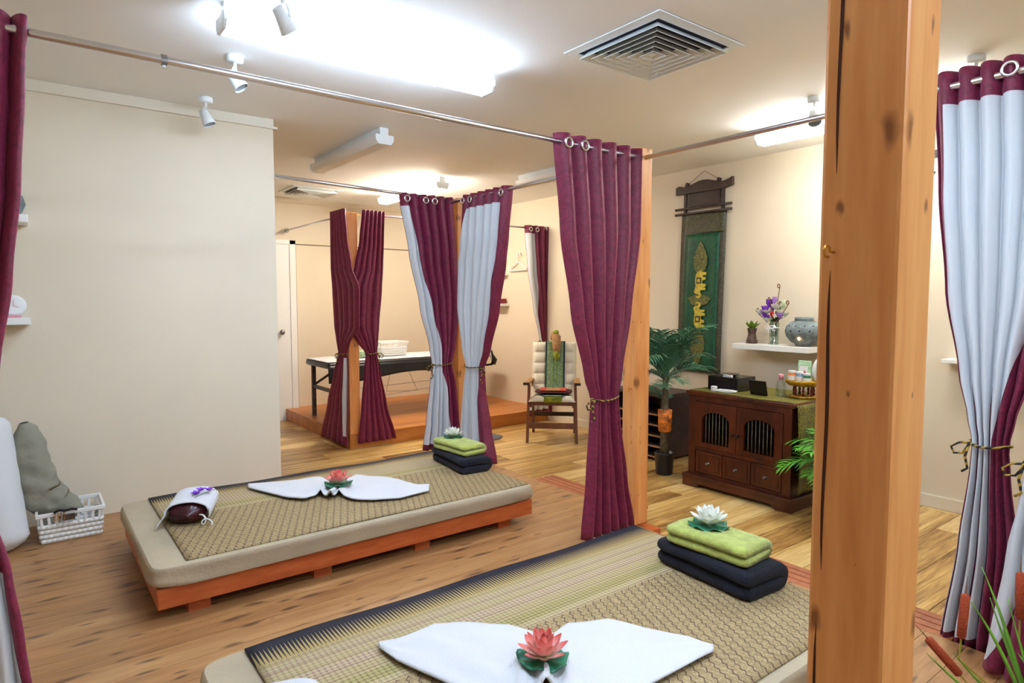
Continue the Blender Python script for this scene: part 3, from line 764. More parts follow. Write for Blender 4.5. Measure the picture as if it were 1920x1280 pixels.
lotus('white lotus flower on lime towel on the nearest bed', (1.96, 1.38, ZT+.163), 'petal_white', 1.12, .3)
folded('folded_towel', 'folded navy towel on the bed beside the partition', 'folded navy towels', 'terry_navy', 1.945, 2.16, 2.99, 3.40, ZT, .085, R(-6))
folded('folded_towel', 'folded lime towel on navy towel, bed beside the partition', 'folded lime towels', 'terry_lime', 1.955, 2.13, 3.04, 3.36, ZT+.089, .062, R(4))
lotus('white lotus flower on lime towel, bed beside the partition', (2.05, 3.28, ZT+.152), 'petal_white', .95, 1.1)

# white towels spread like a butterfly
def butterfly(label, top, bot, z):
    """top / bot: pixel outlines of far and near edge from left tip to right tip, laid on the mat"""
    T = [onz(x, y, z) for x, y in top]; B = [onz(x, y, z) for x, y in bot]
    def along(L, u):
        f = u*(len(L)-1); i = min(int(f), len(L)-2); return L[i].lerp(L[i+1], f-i)
    g = MB()
    def f(u, v):
        p = along(B, u).lerp(along(T, u), v)
        c = math.exp(-((u-.5)/.17)**2); w5 = math.exp(-((u-.5)/.13)**2)
        h = .008 + .010*c*(1-v)
        h += .036*(1-v)**1.3*w5*(.5+.5*math.sin((u-.5)*62+1.2))**1.5
        ra = math.atan2(v+.05, (u-.5)*3.2)                     # creases fan out from the gathered middle
        h += .011*(1-c)*(.5+.5*math.sin(ra*15))*min(1, abs(u-.5)*5)*(1-abs(u-.5)*1.2)
        h += .010*math.sin(math.pi*min(1, v*1.05))*(1-c) + .003*noise.noise(Vector((u*9, v*6, 1)))
        return (p.x, p.y, z+max(h, .005))
    g.grid(f, 100, 26)
    o = g.build('fanned_towel', 'terry_white', smooth=True, solid=.006); tag(o, label, 'towel', 'white towels fanned like a butterfly'); return o
butterfly('white towel fanned out under coral lotus on the nearest bed',
          [(710, 1214), (760, 1198), (815, 1176), (880, 1176), (955, 1176), (1000, 1190), (1040, 1192), (1065, 1174), (1140, 1169), (1215, 1185), (1290, 1199), (1338, 1219)],
          [(711, 1220), (745, 1246), (800, 1272), (880, 1310), (960, 1336), (1000, 1316), (1040, 1300), (1085, 1322), (1140, 1340), (1225, 1290), (1285, 1256), (1337, 1228)], ZT)
butterfly('white towel fanned out under coral lotus on the bed beside the partition',
          [(465, 912), (505, 907), (560, 903), (600, 898), (622, 903), (645, 903), (668, 893), (710, 897), (750, 903), (780, 911), (805, 912)],
          [(466, 918), (500, 927), (540, 937), (575, 940), (600, 930), (618, 939), (634, 930), (660, 941), (700, 942), (750, 938), (804, 924)], ZT)
p1 = onz(1019, 1226, ZT+.05); lotus('coral lotus flower on the nearest fanned white towel', (p1.x, p1.y, ZT+.034), 'petal_coral', 1.1, .2)
p1 = onz(634, 906, ZT+.04); lotus('coral lotus flower on the fanned white towel near partition', (p1.x, p1.y, ZT+.034), 'petal_coral', 1.12, 1.4)

# small herbal bolsters with towel and orchid
def small_bolster(label_b, label_t, label_o, x, y, rz, hw=.078, hh=.088, ln_=.24):
    t = thing('bolster_pillow', label_b, 'pillow', (x, y, ZT), rz, 'plum satin bolsters')
    g = MB()
    def f(u, v):
        a = 2*math.pi*u; yy = -ln_/2+ln_*v
        e = min(v, 1-v); k = (min(1, e/.12))**.45 if e < .12 else 1
        k = max(k, .05); wr = 1+.05*math.sin(14*a)*(1-min(1, e/.2))
        cx = math.copysign(abs(math.cos(a))**.8, math.cos(a)); sz = math.copysign(abs(math.sin(a))**.8, math.sin(a))
        return (hw*cx*k*wr, yy-(.018*(1-k) if v < .5 else -.018*(1-k)), max(.0, hh/2+hh/2*sz*k*wr))
    g.grid(f, 42, 30, True); g.build('cover', 'satin_plum', t, world=False, smooth=True)
    q = [(.045, -ln_/2+.012, .04), (.075, -ln_/2-.02, .05), (.085, -ln_/2-.03, .02), (.07, -ln_/2-.035, .006), (.06, -ln_/2-.03, .02), (.078, -ln_/2-.03, .036), (.10, -ln_/2-.03, .028), (.112, -ln_/2-.035, .008), (.10, -ln_/2-.04, .004)]
    MB().tube(q, .0045, 7).build('drawstring', 'cord_white', t, world=False, smooth=True, sub=1)
    M = Matrix.Translation((x, y, ZT)) @ Matrix.Rotation(rz, 4, 'Z')
    w2 = MB()
    def tf(u, v):
        a = math.pi*(1.06-1.12*u); yy = -ln_/2+.012+(ln_+.02)*v
        cx = math.copysign(abs(math.cos(a))**.7, math.cos(a)); sz = max(0, math.sin(a))**.7
        xx = (hw+.010)*cx; zz = hh/2+(hh/2+.009)*sz
        if u < .12: zz = hh/2*(u/.12)**1.0+.006; xx -= .03*(1-u/.12)
        if u > .9: zz = hh/2*(1-u)/.1+.03; xx += .004
        yy -= .035*(1-u)**4 - .012*math.sin(u*5)*(1-v)
        return M @ Vector((xx, yy+.006*noise.noise(Vector((u*4, v*4, x))), zz+.003*noise.noise(Vector((u*7, v*7, 3)))))
    w2.grid(tf, 44, 18)
    o = w2.build('draped_towel', 'terry_white', smooth=True, solid=.005); tag(o, label_t, 'towel', 'white towels draped over small bolsters')
    if label_o:
        c = M @ Vector((.045, .02, hh+.011))
        f_ = thing('orchid', label_o, 'flower', c, .4)
        me = petal_mesh('petal', .03, .026, .2, 'orchid')
        for k in range(3):
            for i in range(5):
                a = 2*math.pi*i/5+k; inst(me, 'petal', f_, ((k-1)*.034, (k % 2)*.012, .003+.006*(k % 2)), (0, -R(16+10*(i % 2)), a), (.85, .85, .85))
        MB().tube([(-.06, -.03, .001), (0, -.012, .003), (.075, .004, .002)], .0015, 5).build('stem', 'water_stem', f_, world=False)
small_bolster('plum satin bolster on the bed beside the partition', 'white towel draped over the bolster beside the partition', 'purple orchid on the draped white towel', .57, 3.165, R(-20))
small_bolster('plum satin bolster on the nearest bed at the bottom edge', 'white towel draped over the bolster on the nearest bed', None, .395, 1.335, R(-20))

# ------------------------------------------------------------------ left wall corner: basket, pillow, bolster, shelves
def wicker(label, x0, x1, y0, y1, z0, h, taper, mat='wicker_white', slots=True, rows=4):
    cx, cy = (x0+x1)/2, (y0+y1)/2
    t = thing('wicker_basket', label, 'basket', (cx, cy, z0))
    hx, hy = (x1-x0)/2, (y1-y0)/2
    def ring_at(z): k = 1-taper*(1-z/h); return hx*k, hy*k
    MB().bb((cx-hx*(1-taper)+.004, cy-hy*(1-taper)+.004, z0), (cx+hx*(1-taper)-.004, cy+hy*(1-taper)-.004, z0+.006)).build('bottom', mat, t)
    wh = h*.62 if slots else h*.9
    for r_ in range(rows):
        z = (r_+.5)*wh/rows; a, b = ring_at(z); per = []
        nx, ny = max(6, int(2*a/.022)), max(4, int(2*b/.022)); pts = []
        for i in range(nx*4): pts.append((-a+2*a*i/(nx*4), -b, i))
        for i in range(ny*4): pts.append((a, -b+2*b*i/(ny*4), i))
        for i in range(nx*4): pts.append((a-2*a*i/(nx*4), b, i))
        for i in range(ny*4): pts.append((-a, b-2*b*i/(ny*4), i))
        g = MB(); n = len(pts); hh = wh/rows*.5
        for dz, ins in ((-hh, 0), (0, 1), (hh, 0)):
            for k_, (px_, py_, i) in enumerate(pts):
                bul = .005*math.sin(math.pi*(i/2.0)+r_*math.pi)*ins + (.003 if ins else 0)
                nx_, ny_ = (0, math.copysign(1, py_)) if abs(abs(py_)-b) < 1e-6 else (math.copysign(1, px_), 0)
                g.v.append((cx+px_+nx_*bul, cy+py_+ny_*bul, z0+.002+z+dz))
        for l in range(2):
            for k_ in range(n): g.f.append((l*n+k_, l*n+(k_+1) % n, (l+1)*n+(k_+1) % n, (l+1)*n+k_))
        g.build('woven_row', mat, t, smooth=True, solid=.003)
    if slots:
        for (sx, sy, cnt) in ((1, 0, 9), (0, 1, 6)):
            for side in (-1, 1):
                for i in range(cnt):
                    f = -1+2*(i+.5)/cnt; a0, b0 = ring_at(wh); a1, b1 = ring_at(h*.9)
                    p = (cx+a0*f, cy+b0*side, z0+wh-.004) if sx else (cx+a0*side, cy+b0*f, z0+wh-.004)
                    q = (cx+a1*f, cy+b1*side, z0+h*.9) if sx else (cx+a1*side, cy+b1*f, z0+h*.9)
                    MB().bar(p, q, .012 if sx else .005, .005 if sx else .012, (0, 1, 0)).build('stake', mat, t)
    a, b = ring_at(h*.95); g = MB()
    for s_ in (-1, 1): g.box((cx, cy+s_*b, z0+h*.95), (2*a+.012, .012, h*.13)).box((cx+s_*a, cy, z0+h*.95), (.012, 2*b, h*.13))
    g.build('rim', mat, t, bevel=.003)
    return t
wicker('white wicker basket on the floor by the partition', .005, .285, 3.845, 4.10, P, .155, .12)
# sage pillow standing in the basket
sp = [(46, 792, 6), (50, 812, 22), (55, 845, 30), (62, 885, 33), (78, 922, 37), (108, 942, 31), (136, 952, 21), (152, 958, 7)]
g = MB(); S3 = [(ony(x, y_, 3.97), r_*3.1/1196) for x, y_, r_ in sp]
def pil(u, v):
    f = v*(len(S3)-1); i = min(int(f), len(S3)-2); e = f-i
    P0, P1, P2, P3 = (S3[max(0, min(len(S3)-1, k))] for k in (i-1, i, i+1, i+2))
    cr = lambda a, b, c, d: .5*((2*b)+(c-a)*e+(2*a-5*b+4*c-d)*e*e+(3*b-a-3*c+d)*e**3)
    p = cr(P0[0], P1[0], P2[0], P3[0]); rr = max(.01, cr(P0[1], P1[1], P2[1], P3[1]))
    tg = (P2[0]-P1[0]).normalized(); sd = tg.cross(Vector((0, 1, 0))).normalized(); a = 2*math.pi*u
    k = math.sin(math.pi*(v*.92+.04))**.6
    q = p + sd*(rr*math.cos(a)) + Vector((0, 1, 0))*(.085*k*math.copysign(abs(math.sin(a))**.8, math.sin(a)))
    wr = .010*noise.noise(Vector((q.x*22, q.y*10, q.z*26))) + .006*math.sin(q.z*60+q.x*30)*math.exp(-((v-.5)/.16)**2)
    return tuple(q + (sd*math.cos(a)+Vector((0, 1, 0))*math.sin(a))*wr)
g.grid(pil, 40, 48, True)
o = g.build('pillow', 'pillow_sage', smooth=True); tag(o, 'sage grey pillow standing up in the white wicker basket', 'pillow')
t = thing('hair_tie', 'dark cord and brown tag on the rim of the white basket', 'cord', (.10, 3.835, P+.10))
MB().tube([(.075, 3.835, P+.158), (.095, 3.832, P+.168), (.12, 3.833, P+.162), (.15, 3.834, P+.166), (.17, 3.836, P+.158)], .006, 7).build('cord', 'black_metal', t, smooth=True)
MB().box((.135, 3.832, P+.128), (.05, .006, .03)).build('tag', 'vase_brown', t)
for k in range(4): MB().tube([(.08+.012*k, 3.834, P+.156), (.078+.013*k, 3.830, P+.118)], .003, 6).build('tassel', 'straw', t)
# big white bolster leaning beside it
g = MB(); b0 = Vector((-.13, 3.88, P)); ax = Vector((-.10, .13, 1)).normalized(); e1 = ax.cross(Vector((0, 1, 0))).normalized(); e2 = ax.cross(e1)
Lb = .66
def bol(u, v):
    a = 2*math.pi*u; h = Lb*v; e = min(h, Lb-h); r = .115*(min(1, (e+.004)/.05))**.4
    r *= 1+.03*math.sin(3*a+8*v)
    p = b0 + e1*(r*math.cos(a)) + e2*(r*.95*math.sin(a)) + ax*h
    return (p.x, p.y, max(p.z, P+.002))
g.grid(bol, 36, 26, True)
o = g.build('floor_bolster', 'bolster_white', smooth=True); tag(o, 'large white bolster leaning upright left of the basket', 'bolster')
def wall_shelf(label, a, b, group=None):
    t = thing('wall_shelf', label, 'shelf', ((a[0]+b[0])/2, (a[1]+b[1])/2, a[2]), group=group)
    MB().bb(a, b).build('board', 'paint_white', t, bevel=.003)
    return t
wall_shelf('upper white shelf on the partition behind left curtain', (-.42, 4.02, 1.745), (.030, YP-.001, 1.785), 'white floating shelves')
wall_shelf('lower white shelf on the partition behind left curtain', (-.42, 4.03, 1.235), (.022, YP-.001, 1.270), 'white floating shelves')
t = thing('stone_ball_ornament', 'grey round ornament on the upper shelf', 'ornament', (-.035, 4.12, 1.785))
MB().lathe([(.03, 0), (.045, .02), (.06, .06), (.05, .10), (.03, .115)], seg=20).build('body', 'stone_grey', t, world=False, smooth=True)
MB().lathe([(.03, .113), (.034, .125), (.026, .128)], seg=20).build('rim', 'stone_grey', t, world=False, smooth=True)
t = thing('table_clock', 'small round white clock on the lower shelf', 'clock', (-.045, 4.12, 1.27))
c_ = MB().lathe([(.001, -.012), (.05, -.012), (.055, 0), (.05, .012), (.001, .012)], seg=28).build('case', 'plastic_white', t, world=False, smooth=True); c_.location = (0, 0, .06); c_.rotation_euler = (R(90), 0, 0)
MB().lathe([(.001, .0125), (.042, .0125), (.042, .0135), (.001, .0135)], seg=28).build('dial', 'card_white', c_, world=False)
MB().bar((0, 0, .0145), (0, .03, .0145), .003, .001).bar((0, 0, .0145), (.02, -.008, .0145), .003, .001).build('hand', 'cap_pink', c_, world=False)
MB().bb((-.03, -.015, 0), (.03, .015, .012)).build('foot', 'cap_pink', t, world=False)

# ------------------------------------------------------------------ cabinet and what stands on it
CX0, CX1, CY0, CY1, CZ = 3.845, 4.44, 2.10, 2.915, .70
t = cab = thing('cabinet', 'dark carved wooden cabinet with arched barred doors', 'cabinet', ((CX0+CX1)/2, (CY0+CY1)/2, 0))
g = MB(); g.bb((CX0+.02, CY0+.012, .09), (CX1, CY0+.03, CZ-.03)).bb((CX0+.02, CY1-.03, .09), (CX1, CY1-.012, CZ-.03)).bb((CX1-.012, CY0+.03, .09), (CX1, CY1-.03, CZ-.03)).bb((CX0+.02, CY0+.03, .09), (CX1-.012, CY1-.03, .10)).bb((CX0+.02, CY0+.03, .275), (CX1-.012, CY1-.03, .29))
g.build('carcass', 'cabinet_wood', t)
MB().bb((CX0-.005, CY0-.012, CZ-.03), (CX1+.005, CY1+.012, CZ)).build('top', 'cabinet_wood', t, bevel=.008)
g = MB(); g.bb((CX0-.03, CY0-.02, .065), (CX1, CY1+.02, .092)); g.build('plinth_moulding', 'cabinet_wood', t, bevel=.006)
ap = [(CY0-.015, 0), (CY0+.10, 0), (CY0+.13, .028), (CY1-.13, .028), (CY1-.10, 0), (CY1+.015, 0), (CY1+.015, .066), (CY0-.015, .066)]
MB().prism(ap, lambda a, b: (CX0-.022, a, b), lambda a, b: (CX0+.01, a, b)).build('apron', 'cabinet_wood', t)
MB().bb((CX0+.01, CY0-.012, 0), (CX1-.01, CY0+.02, .066)).build('base_side', 'cabinet_wood', t)
MB().bb((CX0+.01, CY1-.02, 0), (CX1-.01, CY1+.012, .066)).build('base_side', 'cabinet_wood', t)
g = MB(); xf = CX0+.006
for (a, b, c, d) in ((CY0+.012, CY0+.07, .092, CZ-.03), (CY1-.07, CY1-.012, .092, CZ-.03)): g.bb((xf, a, c), (xf+.024, b, d))
g.bb((xf, CY0+.07, CZ-.07), (xf+.024, CY1-.07, CZ-.03)).bb((xf, CY0+.07, .272), (xf+.024, CY1-.07, .30)).bb((xf, CY0+.07, .092), (xf+.024, CY1-.07, .108))
g.build('face_frame', 'cabinet_wood', t, bevel=.002)
mid = (CY0+CY1)/2
for (ya, yb, ks) in ((CY0+.072, mid-.002, 1), (mid+.002, CY1-.072, -1)):
    n = 28; wy = yb-ya; oa, ob_ = ya+.055, yb-.055; z0_, z1_ = .335, .50
    inner = []
    cy_ = (oa+ob_)/2; rw = (ob_-oa)/2
    inner = [(oa, z0_), (cy_, z0_), (ob_, z0_), (ob_, (z0_+z1_)/2), (ob_, z1_)] + [(cy_+rw*math.cos(a), z1_+.062*math.sin(a)) for a in [math.pi*i/12 for i in range(1, 12)]] + [(oa, z1_), (oa, (z0_+z1_)/2)]
    zb_, zt_ = .302, CZ-.072
    outer = [(ya, zb_), (cy_, zb_), (yb, zb_), (yb, (z0_+z1_)/2), (yb, z1_)] + [(max(ya, min(yb, cy_+wy*.9*math.cos(a))), min(zt_, z1_+.3*math.sin(a))) for a in [math.pi*i/12 for i in range(1, 12)]] + [(ya, z1_), (ya, (z0_+z1_)/2)]
    d_ = MB().ring(outer, inner, lambda a, b: (xf+.02, a, b), lambda a, b: (xf-.004, a, b)).build('door', 'cabinet_wood', t)
    dl = MB()
    for i in range(1, 8):
        yy = oa+(ob_-oa)*i/8; zt2 = z1_+.062*math.sqrt(max(0, 1-((yy-cy_)/rw)**2))
        MB().tube([(xf+.008, yy, z0_), (xf+.008, yy, zt2)], .0042, 6).build('bar', 'palm_trunk', d_, smooth=True)
    kb = MB().lathe([(.004, 0), (.004, .012), (.010, .016), (.008, .026), (.001, .028)], seg=12).build('knob', 'black_metal', d_, world=False, smooth=True)
    kb.location = Vector((xf-.004, (yb-.018) if ks > 0 else (ya+.018), .43)) - parent_origin(t); kb.rotation_euler = (0, R(-90), 0)
for i in range(3):
    ya = CY0+.074+i*(CY1-CY0-.148)/3; yb = ya+(CY1-CY0-.148)/3-.006
    d_ = MB().bb((xf-.002, ya, .112), (xf+.02, yb, .268)).build('drawer', 'cabinet_wood', t, bevel=.003)
    MB().ring([(ya+.02, .13), (yb-.02, .13), (yb-.02, .25), (ya+.02, .25)], [(ya+.028, .138), (yb-.028, .138), (yb-.028, .242), (ya+.028, .242)], lambda a, b: (xf-.002, a, b), lambda a, b: (xf-.006, a, b)).build('moulding', 'cabinet_wood', d_)
    kb = MB().lathe([(.011, 0), (.011, .002), (.004, .004), (.004, .012), (.010, .016), (.007, .024), (.001, .025)], seg=12).build('knob', 'steel_dull', d_, world=False, smooth=True)
    kb.location = Vector((xf-.004, (ya+yb)/2, .19)) - parent_origin(t); kb.rotation_euler = (0, R(-90), 0)
# cloth over the top and down the near side
g = MB(); L1, L2 = CY1-CY0-.02, .58
def cl(u, v):
    x_ = CX0+.012+(CX1-CX0-.03)*u; s_ = v*(L1+L2)
    if s_ < L1: return (x_+.008*math.sin(s_*9)*(1-u), CY1-.01-s_, CZ+.003+.001*math.sin(s_*20+u*9))
    q = s_-L1; r = .012
    return (x_+.016*q*math.sin(u*7)-.02*q, CY0-.016-.004-.012*math.sin(u*14+q*5)*min(1, q*3)-.02*min(1, q*2), CZ+.003-q)
g.grid(cl, 26, 60); o = g.build('table_cloth', 'cloth_olive', smooth=True, solid=.003); tag(o, 'olive gold cloth over cabinet top and its side', 'cloth')
TZ = CZ+.0055
t = thing('cash_box', 'black box at the left end of the cabinet top', 'box', (4.10, 2.72, TZ))
MB().bb((3.99, 2.60, TZ), (4.22, 2.845, TZ+.098)).build('body', 'black_gloss', t, bevel=.004)
MB().bb((3.986, 2.612, TZ+.012), (3.99, 2.833, TZ+.075)).build('front_panel', 'black_metal', t)
t = thing('handset_tray', 'small black tray with white slip on the black box', 'tray', (4.08, 2.73, TZ+.098))
MB().lathe([(.045, 0), (.075, .012), (.08, .016), (.07, .014), (.001, .008)], (4.08, 2.73, TZ+.0985), 24, 1, .9).build('dish', 'black_gloss', t, smooth=True)
MB().box((4.022, 2.70, TZ+.106), (.022, .07, .014)).build('slip', 'card_white', t)
t = thing('charger_cable', 'white charger and coiled cable in front of the black box', 'cable', (3.91, 2.70, TZ))
MB().box((3.925, 2.745, TZ+.018), (.03, .035, .036)).build('plug', 'card_white', t, bevel=.003)
pts = [(3.925, 2.76, TZ+.012)]
for i in range(40):
    a = i*.55; pts.append((3.915+.020*math.sin(a), 2.66+.075*math.cos(a)-.001*i, TZ+.004+.0004*i))
MB().tube(pts, .0035, 6).build('cord', 'card_white', t, smooth=True)
t = thing('photo_frame', 'small black frame standing mid cabinet top', 'frame', (3.98, 2.44, TZ))
g = MB().bar((3.97, 2.435, TZ), (4.0, 2.435, TZ+.105), .012, .125, (0, 1, 0)); g = MB(); g.box((3.985, 2.435, TZ+.052), (.012, .125, .104), ry=R(-14)); g.build('panel', 'black_gloss', t, bevel=.002)
MB().bar((3.998, 2.435, TZ+.08), (4.05, 2.435, TZ+.002), .05, .004, (0, 1, 0)).build('stand', 'black_metal', t)
t = thing('spray_bottle', 'clear bottle with pink cap on the cabinet', 'bottle', (4.10, 2.335, TZ))
MB().lathe([(.001, 0), (.03, 0), (.032, .01), (.032, .075), (.026, .095), (.013, .108), (.013, .115)], (4.10, 2.335, TZ), 20).build('body', 'glass', t, smooth=True)
MB().lathe([(.016, .112), (.016, .142), (.013, .147), (.001, .147)], (4.10, 2.335, TZ), 16).build('cap', 'cap_pink', t, smooth=True)
# gold pedestal tray
PX, PY = 4.14, 2.195
t = thing('pedestal_tray', 'gold and red lacquer pedestal tray on the cabinet', 'tray', (PX, PY, TZ))
MB().lathe([(.001, 0), (.085, 0), (.09, .008), (.085, .017), (.001, .018)], (PX, PY, TZ), 28).build('base_ring', 'gold', t, smooth=True)
for i in range(7):
    a = 2*math.pi*i/7; MB().lathe([(.009, .016), (.006, .035), (.010, .05), (.006, .065), (.009, .085)], (PX+.062*math.cos(a), PY+.062*math.sin(a), TZ), 10).build('column', 'lacquer_red', t, smooth=True)
MB().lathe([(.001, .083), (.095, .083), (.114, .098), (.118, .118), (.112, .122), (.10, .112), (.001, .110)], (PX, PY, TZ), 32).build('bowl', 'gold', t, smooth=True)
BZ = TZ+.1115
def jar(label, x, y, mat, h=.058):
    j = thing('balm_jar', label, 'jar', (x, y, BZ), group='balm jars on the pedestal tray')
    MB().lathe([(.001, 0), (.022, 0), (.024, .004), (.024, h-.016), (.020, h-.012)], (x, y, BZ), 20).build('body', mat, j, smooth=True)
    MB().lathe([(.0245, .008), (.0245, h-.03)], (x, y, BZ), 20, cap=False).build('label_band', 'label_white', j)
    MB().lathe([(.001, h-.013), (.024, h-.013), (.024, h), (.001, h)], (x, y, BZ), 20).build('lid', 'lid_white', j)
jar('jar with orange contents on the pedestal tray', 4.075, 2.245, 'jar_orange', .07); jar('jar with blue contents on the pedestal tray', 4.085, 2.195, 'jar_blue', .066); jar('jar with green contents on the pedestal tray', 4.08, 2.143, 'jar_green', .06)
t = thing('tea_packet', 'pale green packet standing behind the jars', 'packet', (4.16, 2.205, BZ))
MB().box((4.16, 2.205, BZ+.068), (.02, .085, .135), ry=R(5)).build('body', 'packet_green', t, bevel=.004)
MB().box((4.1475, 2.205, BZ+.075), (.002, .06, .05), ry=R(5)).build('label_panel', 'label_white', t)
MB().box((4.1455, 2.198, BZ+.055), (.002, .02, .022), rx=R(45), ry=R(5)).build('mark', 'flower_red', t)
g = MB()
def bagf(u, v):
    a = 2*math.pi*u; r = .042*math.sin(math.pi*min(1, v*.8+.12))**.6; return (4.175+r*.7*math.cos(a)*(1+.2*math.sin(5*a+v*6)), 2.125-.025*v+r*math.sin(a)*(1+.15*math.sin(4*a)), BZ+.001+.16*v)
g.grid(bagf, 26, 12, True); g.f.append(tuple(range(26))[::-1])
o = g.build('plastic_bag', 'bag_clear', smooth=True); tag(o, 'clear bag of pale herbs at the right of the tray', 'bag')

# wall shelf with ornaments
t = thing('wall_shelf', 'white floating shelf on the wall above the cabinet', 'shelf', (4.58, 2.65, .98), group='white floating shelves')
MB().bb((4.45, 2.335, .975), (XR-.001, 2.955, 1.018)).build('board', 'paint_white', t, bevel=.003)
SZ = 1.0185
t = thing('wooden_vase', 'brown waisted wooden pot with green leaves on the shelf', 'vase', (4.55, 2.845, SZ))
MB().lathe([(.001, 0), (.042, 0), (.045, .01), (.033, .055), (.028, .075), (.036, .115), (.038, .12), (.03, .118)], (4.55, 2.845, SZ), 22).build('body', 'vase_brown', t, smooth=True)
lm = petal_mesh('leaf', .075, .04, .1, 'leaf_lime')
for i in range(9):
    a = i*2*math.pi/9; inst(lm, 'leaf', t, (.01*math.cos(a), .01*math.sin(a), .11), (0, -R(38+20*(i % 2)), a))
MB().lathe([(.012, .118), (.014, .128), (.001, .135)], (4.55, 2.845, SZ), 12).build('flower_centre', 'jar_orange', t, smooth=True)
VX, VY = 4.56, 2.665
t = thing('glass_vase', 'clear glass vase with white string bow on the shelf', 'vase', (VX, VY, SZ))
MB().lathe([(.032, .004), (.033, .08), (.037, .165)], (VX, VY, SZ), 24, cap=False).build('glass_wall', 'glass', t, smooth=True, solid=.003)
MB().lathe([(.001, 0), (.038, 0), (.038, .008), (.001, .009)], (VX, VY, SZ), 24).build('foot', 'glass', t, smooth=True)
bw = [(VX-.037, VY+.0, SZ+.132)]
g = MB().tube([(VX+.0385*math.cos(a), VY+.0385*math.sin(a), SZ+.13) for a in [2*math.pi*i/24 for i in range(24)]], .003, 6, True)
for s_ in (1, -1): g.tube([(VX-.04, VY+.012, SZ+.13)]+[(VX-.043, VY+.012+s_*.018+.017*math.cos(a)*s_*-1, SZ+.134+.012*math.sin(a)) for a in [2*math.pi*i/12 for i in range(13)]], .0032, 6)
g.tube([(VX-.04, VY+.012, SZ+.13), (VX-.044, VY+.02, SZ+.10), (VX-.042, VY+.018, SZ+.085)], .003, 6)
g.build('string_bow', 'cord_white', t, smooth=True)
t = thing('bouquet', 'mixed purple, white and red flowers in the glass vase', 'flowers', (VX, VY, SZ+.01))
for i in range(6):
    a = i*1.05; MB().tube([(VX+.012*math.cos(a), VY+.012*math.sin(a), SZ+.012), (VX+.02*math.cos(a+1), VY+.02*math.sin(a+1), SZ+.12), (VX+.03*math.cos(a+1.2), VY+.035*math.sin(a+1.2), SZ+.21)], .003, 6).build('stem', 'water_stem', t)
def blossom(mat, p, r, n, tilt):
    me = petal_mesh('petal', r, r*.8, .3, mat); b = MB().lathe([(.001, -.004), (r*.18, 0), (.001, r*.16)], p, 8).build('blossom', mat, t, smooth=True)
    o_ = Vector(p)-parent_origin(t)
    for i in range(n):
        a = 2*math.pi*i/n; q = inst(me, 'petal', b, o_, (0, -R(tilt), a+rnd.random()*.3))
for mat, dx, dy, dz, r, n, tl in (('orchid', -.02, .055, .245, .04, 6, 40), ('orchid', 0, .035, .285, .045, 6, 50), ('flower_lilac', -.01, -.01, .315, .035, 6, 55), ('flower_lilac', -.01, -.055, .20, .04, 6, 35),
                             ('flower_white', -.035, .03, .235, .035, 5, 20), ('flower_white', -.035, .025, .175, .032, 5, 25), ('flower_white', -.02, -.03, .265, .04, 6, 30), ('flower_cream', .0, -.07, .27, .05, 5, 60),
                             ('flower_red', -.04, -.01, .212, .03, 8, 65), ('flower_white', -.01, .11, .225, .035, 6, 45), ('orchid', -.02, .06, .205, .03, 5, 35), ('flower_cream', .0, -.09, .215, .03, 5, 30)):
    blossom(mat, (VX+dx-.012, VY+dy*1.05, SZ+dz), r*1.45, n+1, tl)
for k_ in range(14):
    a = k_*2.4; q_ = .3+.7*((k_*.37) % 1)
    blossom(('orchid', 'flower_lilac', 'flower_white', 'flower_lilac', 'flower_cream')[k_ % 5], (VX-.02+.03*math.cos(a*1.7), VY+.085*q_*math.cos(a), SZ+.245+.065*q_*math.sin(a)), .034, 5, 45)
for (dy, dz, cy_) in ((-.055, .46, 1), (.135, .275, -1), (.02, .36, 1), (-.13, .335, 1), (-.05, .33, -1)):
    p0 = Vector((VX-.03, VY+dy*.3, SZ+.17)); p1 = Vector((VX-.03, VY+dy, SZ+dz-.02)); pts = [p0.lerp(p1, i/8) for i in range(9)]
    pts += [p1+Vector((0, .012*(1-math.cos(a))*(1-a/14)*cy_, .018*math.sin(a)*(1-a/14)+.004)) for a in [i*.6 for i in range(1, 13)]]
    MB().tube(pts, [.003]*9+[.004]*12, 6).build('fern_curl', 'fern_brown', t, smooth=True)
for i in range(7):
    a = i*.9; q = inst(petal_mesh('leaf', .09, .03, .1, 'leaf_dark'), 'leaf', t, (0, 0, .16), (0, -R(25+8*(i % 3)), a))
t = thing('stone_lantern', 'round grey stone candle lantern on the shelf', 'lantern', (4.56, 2.43, SZ))
prf = [(.052, 0), (.055, .016), (.085, .035), (.118, .075), (.127, .11), (.118, .145), (.09, .175), (.06, .188), (.062, .192), (.062, .212), (.05, .212), (.05, .19)]
MB().lathe(prf, (4.56, 2.43, SZ), 36, cap=False).build('bowl', 'stone_grey', t, smooth=True, solid=.006)
for rz_, zz, rr in ((0, .150, .115), (1, .115, .127)):
    for i in range(12):
        a = 2*math.pi*(i+.5*rz_)/12; c = Vector((4.56+rr*math.cos(a), 2.43+rr*math.sin(a), SZ+zz))
        d_ = MB().lathe([(.001, 0), (.0075, 0), (.0075, .002), (.001, .002)], seg=8).build('hole', 'vent_dark', t, world=False)
        d_.location = c-parent_origin(t); nrm = Vector((math.cos(a), math.sin(a), .5 if rz_ == 0 else .05)); d_.rotation_euler = nrm.to_track_quat('Z', 'Y').to_euler()
glow('candle_glow', (255, 190, 120), 25)
fp = Vector((4.56, 2.43, SZ)) + Vector((-.113, -.025, .055))
o_ = MB().lathe([(.001, -.006), (.007, 0), (.008, .006), (.004, .014), (.001, .018)], fp, 10).build('candle_flame', 'candle_glow', t, smooth=True)
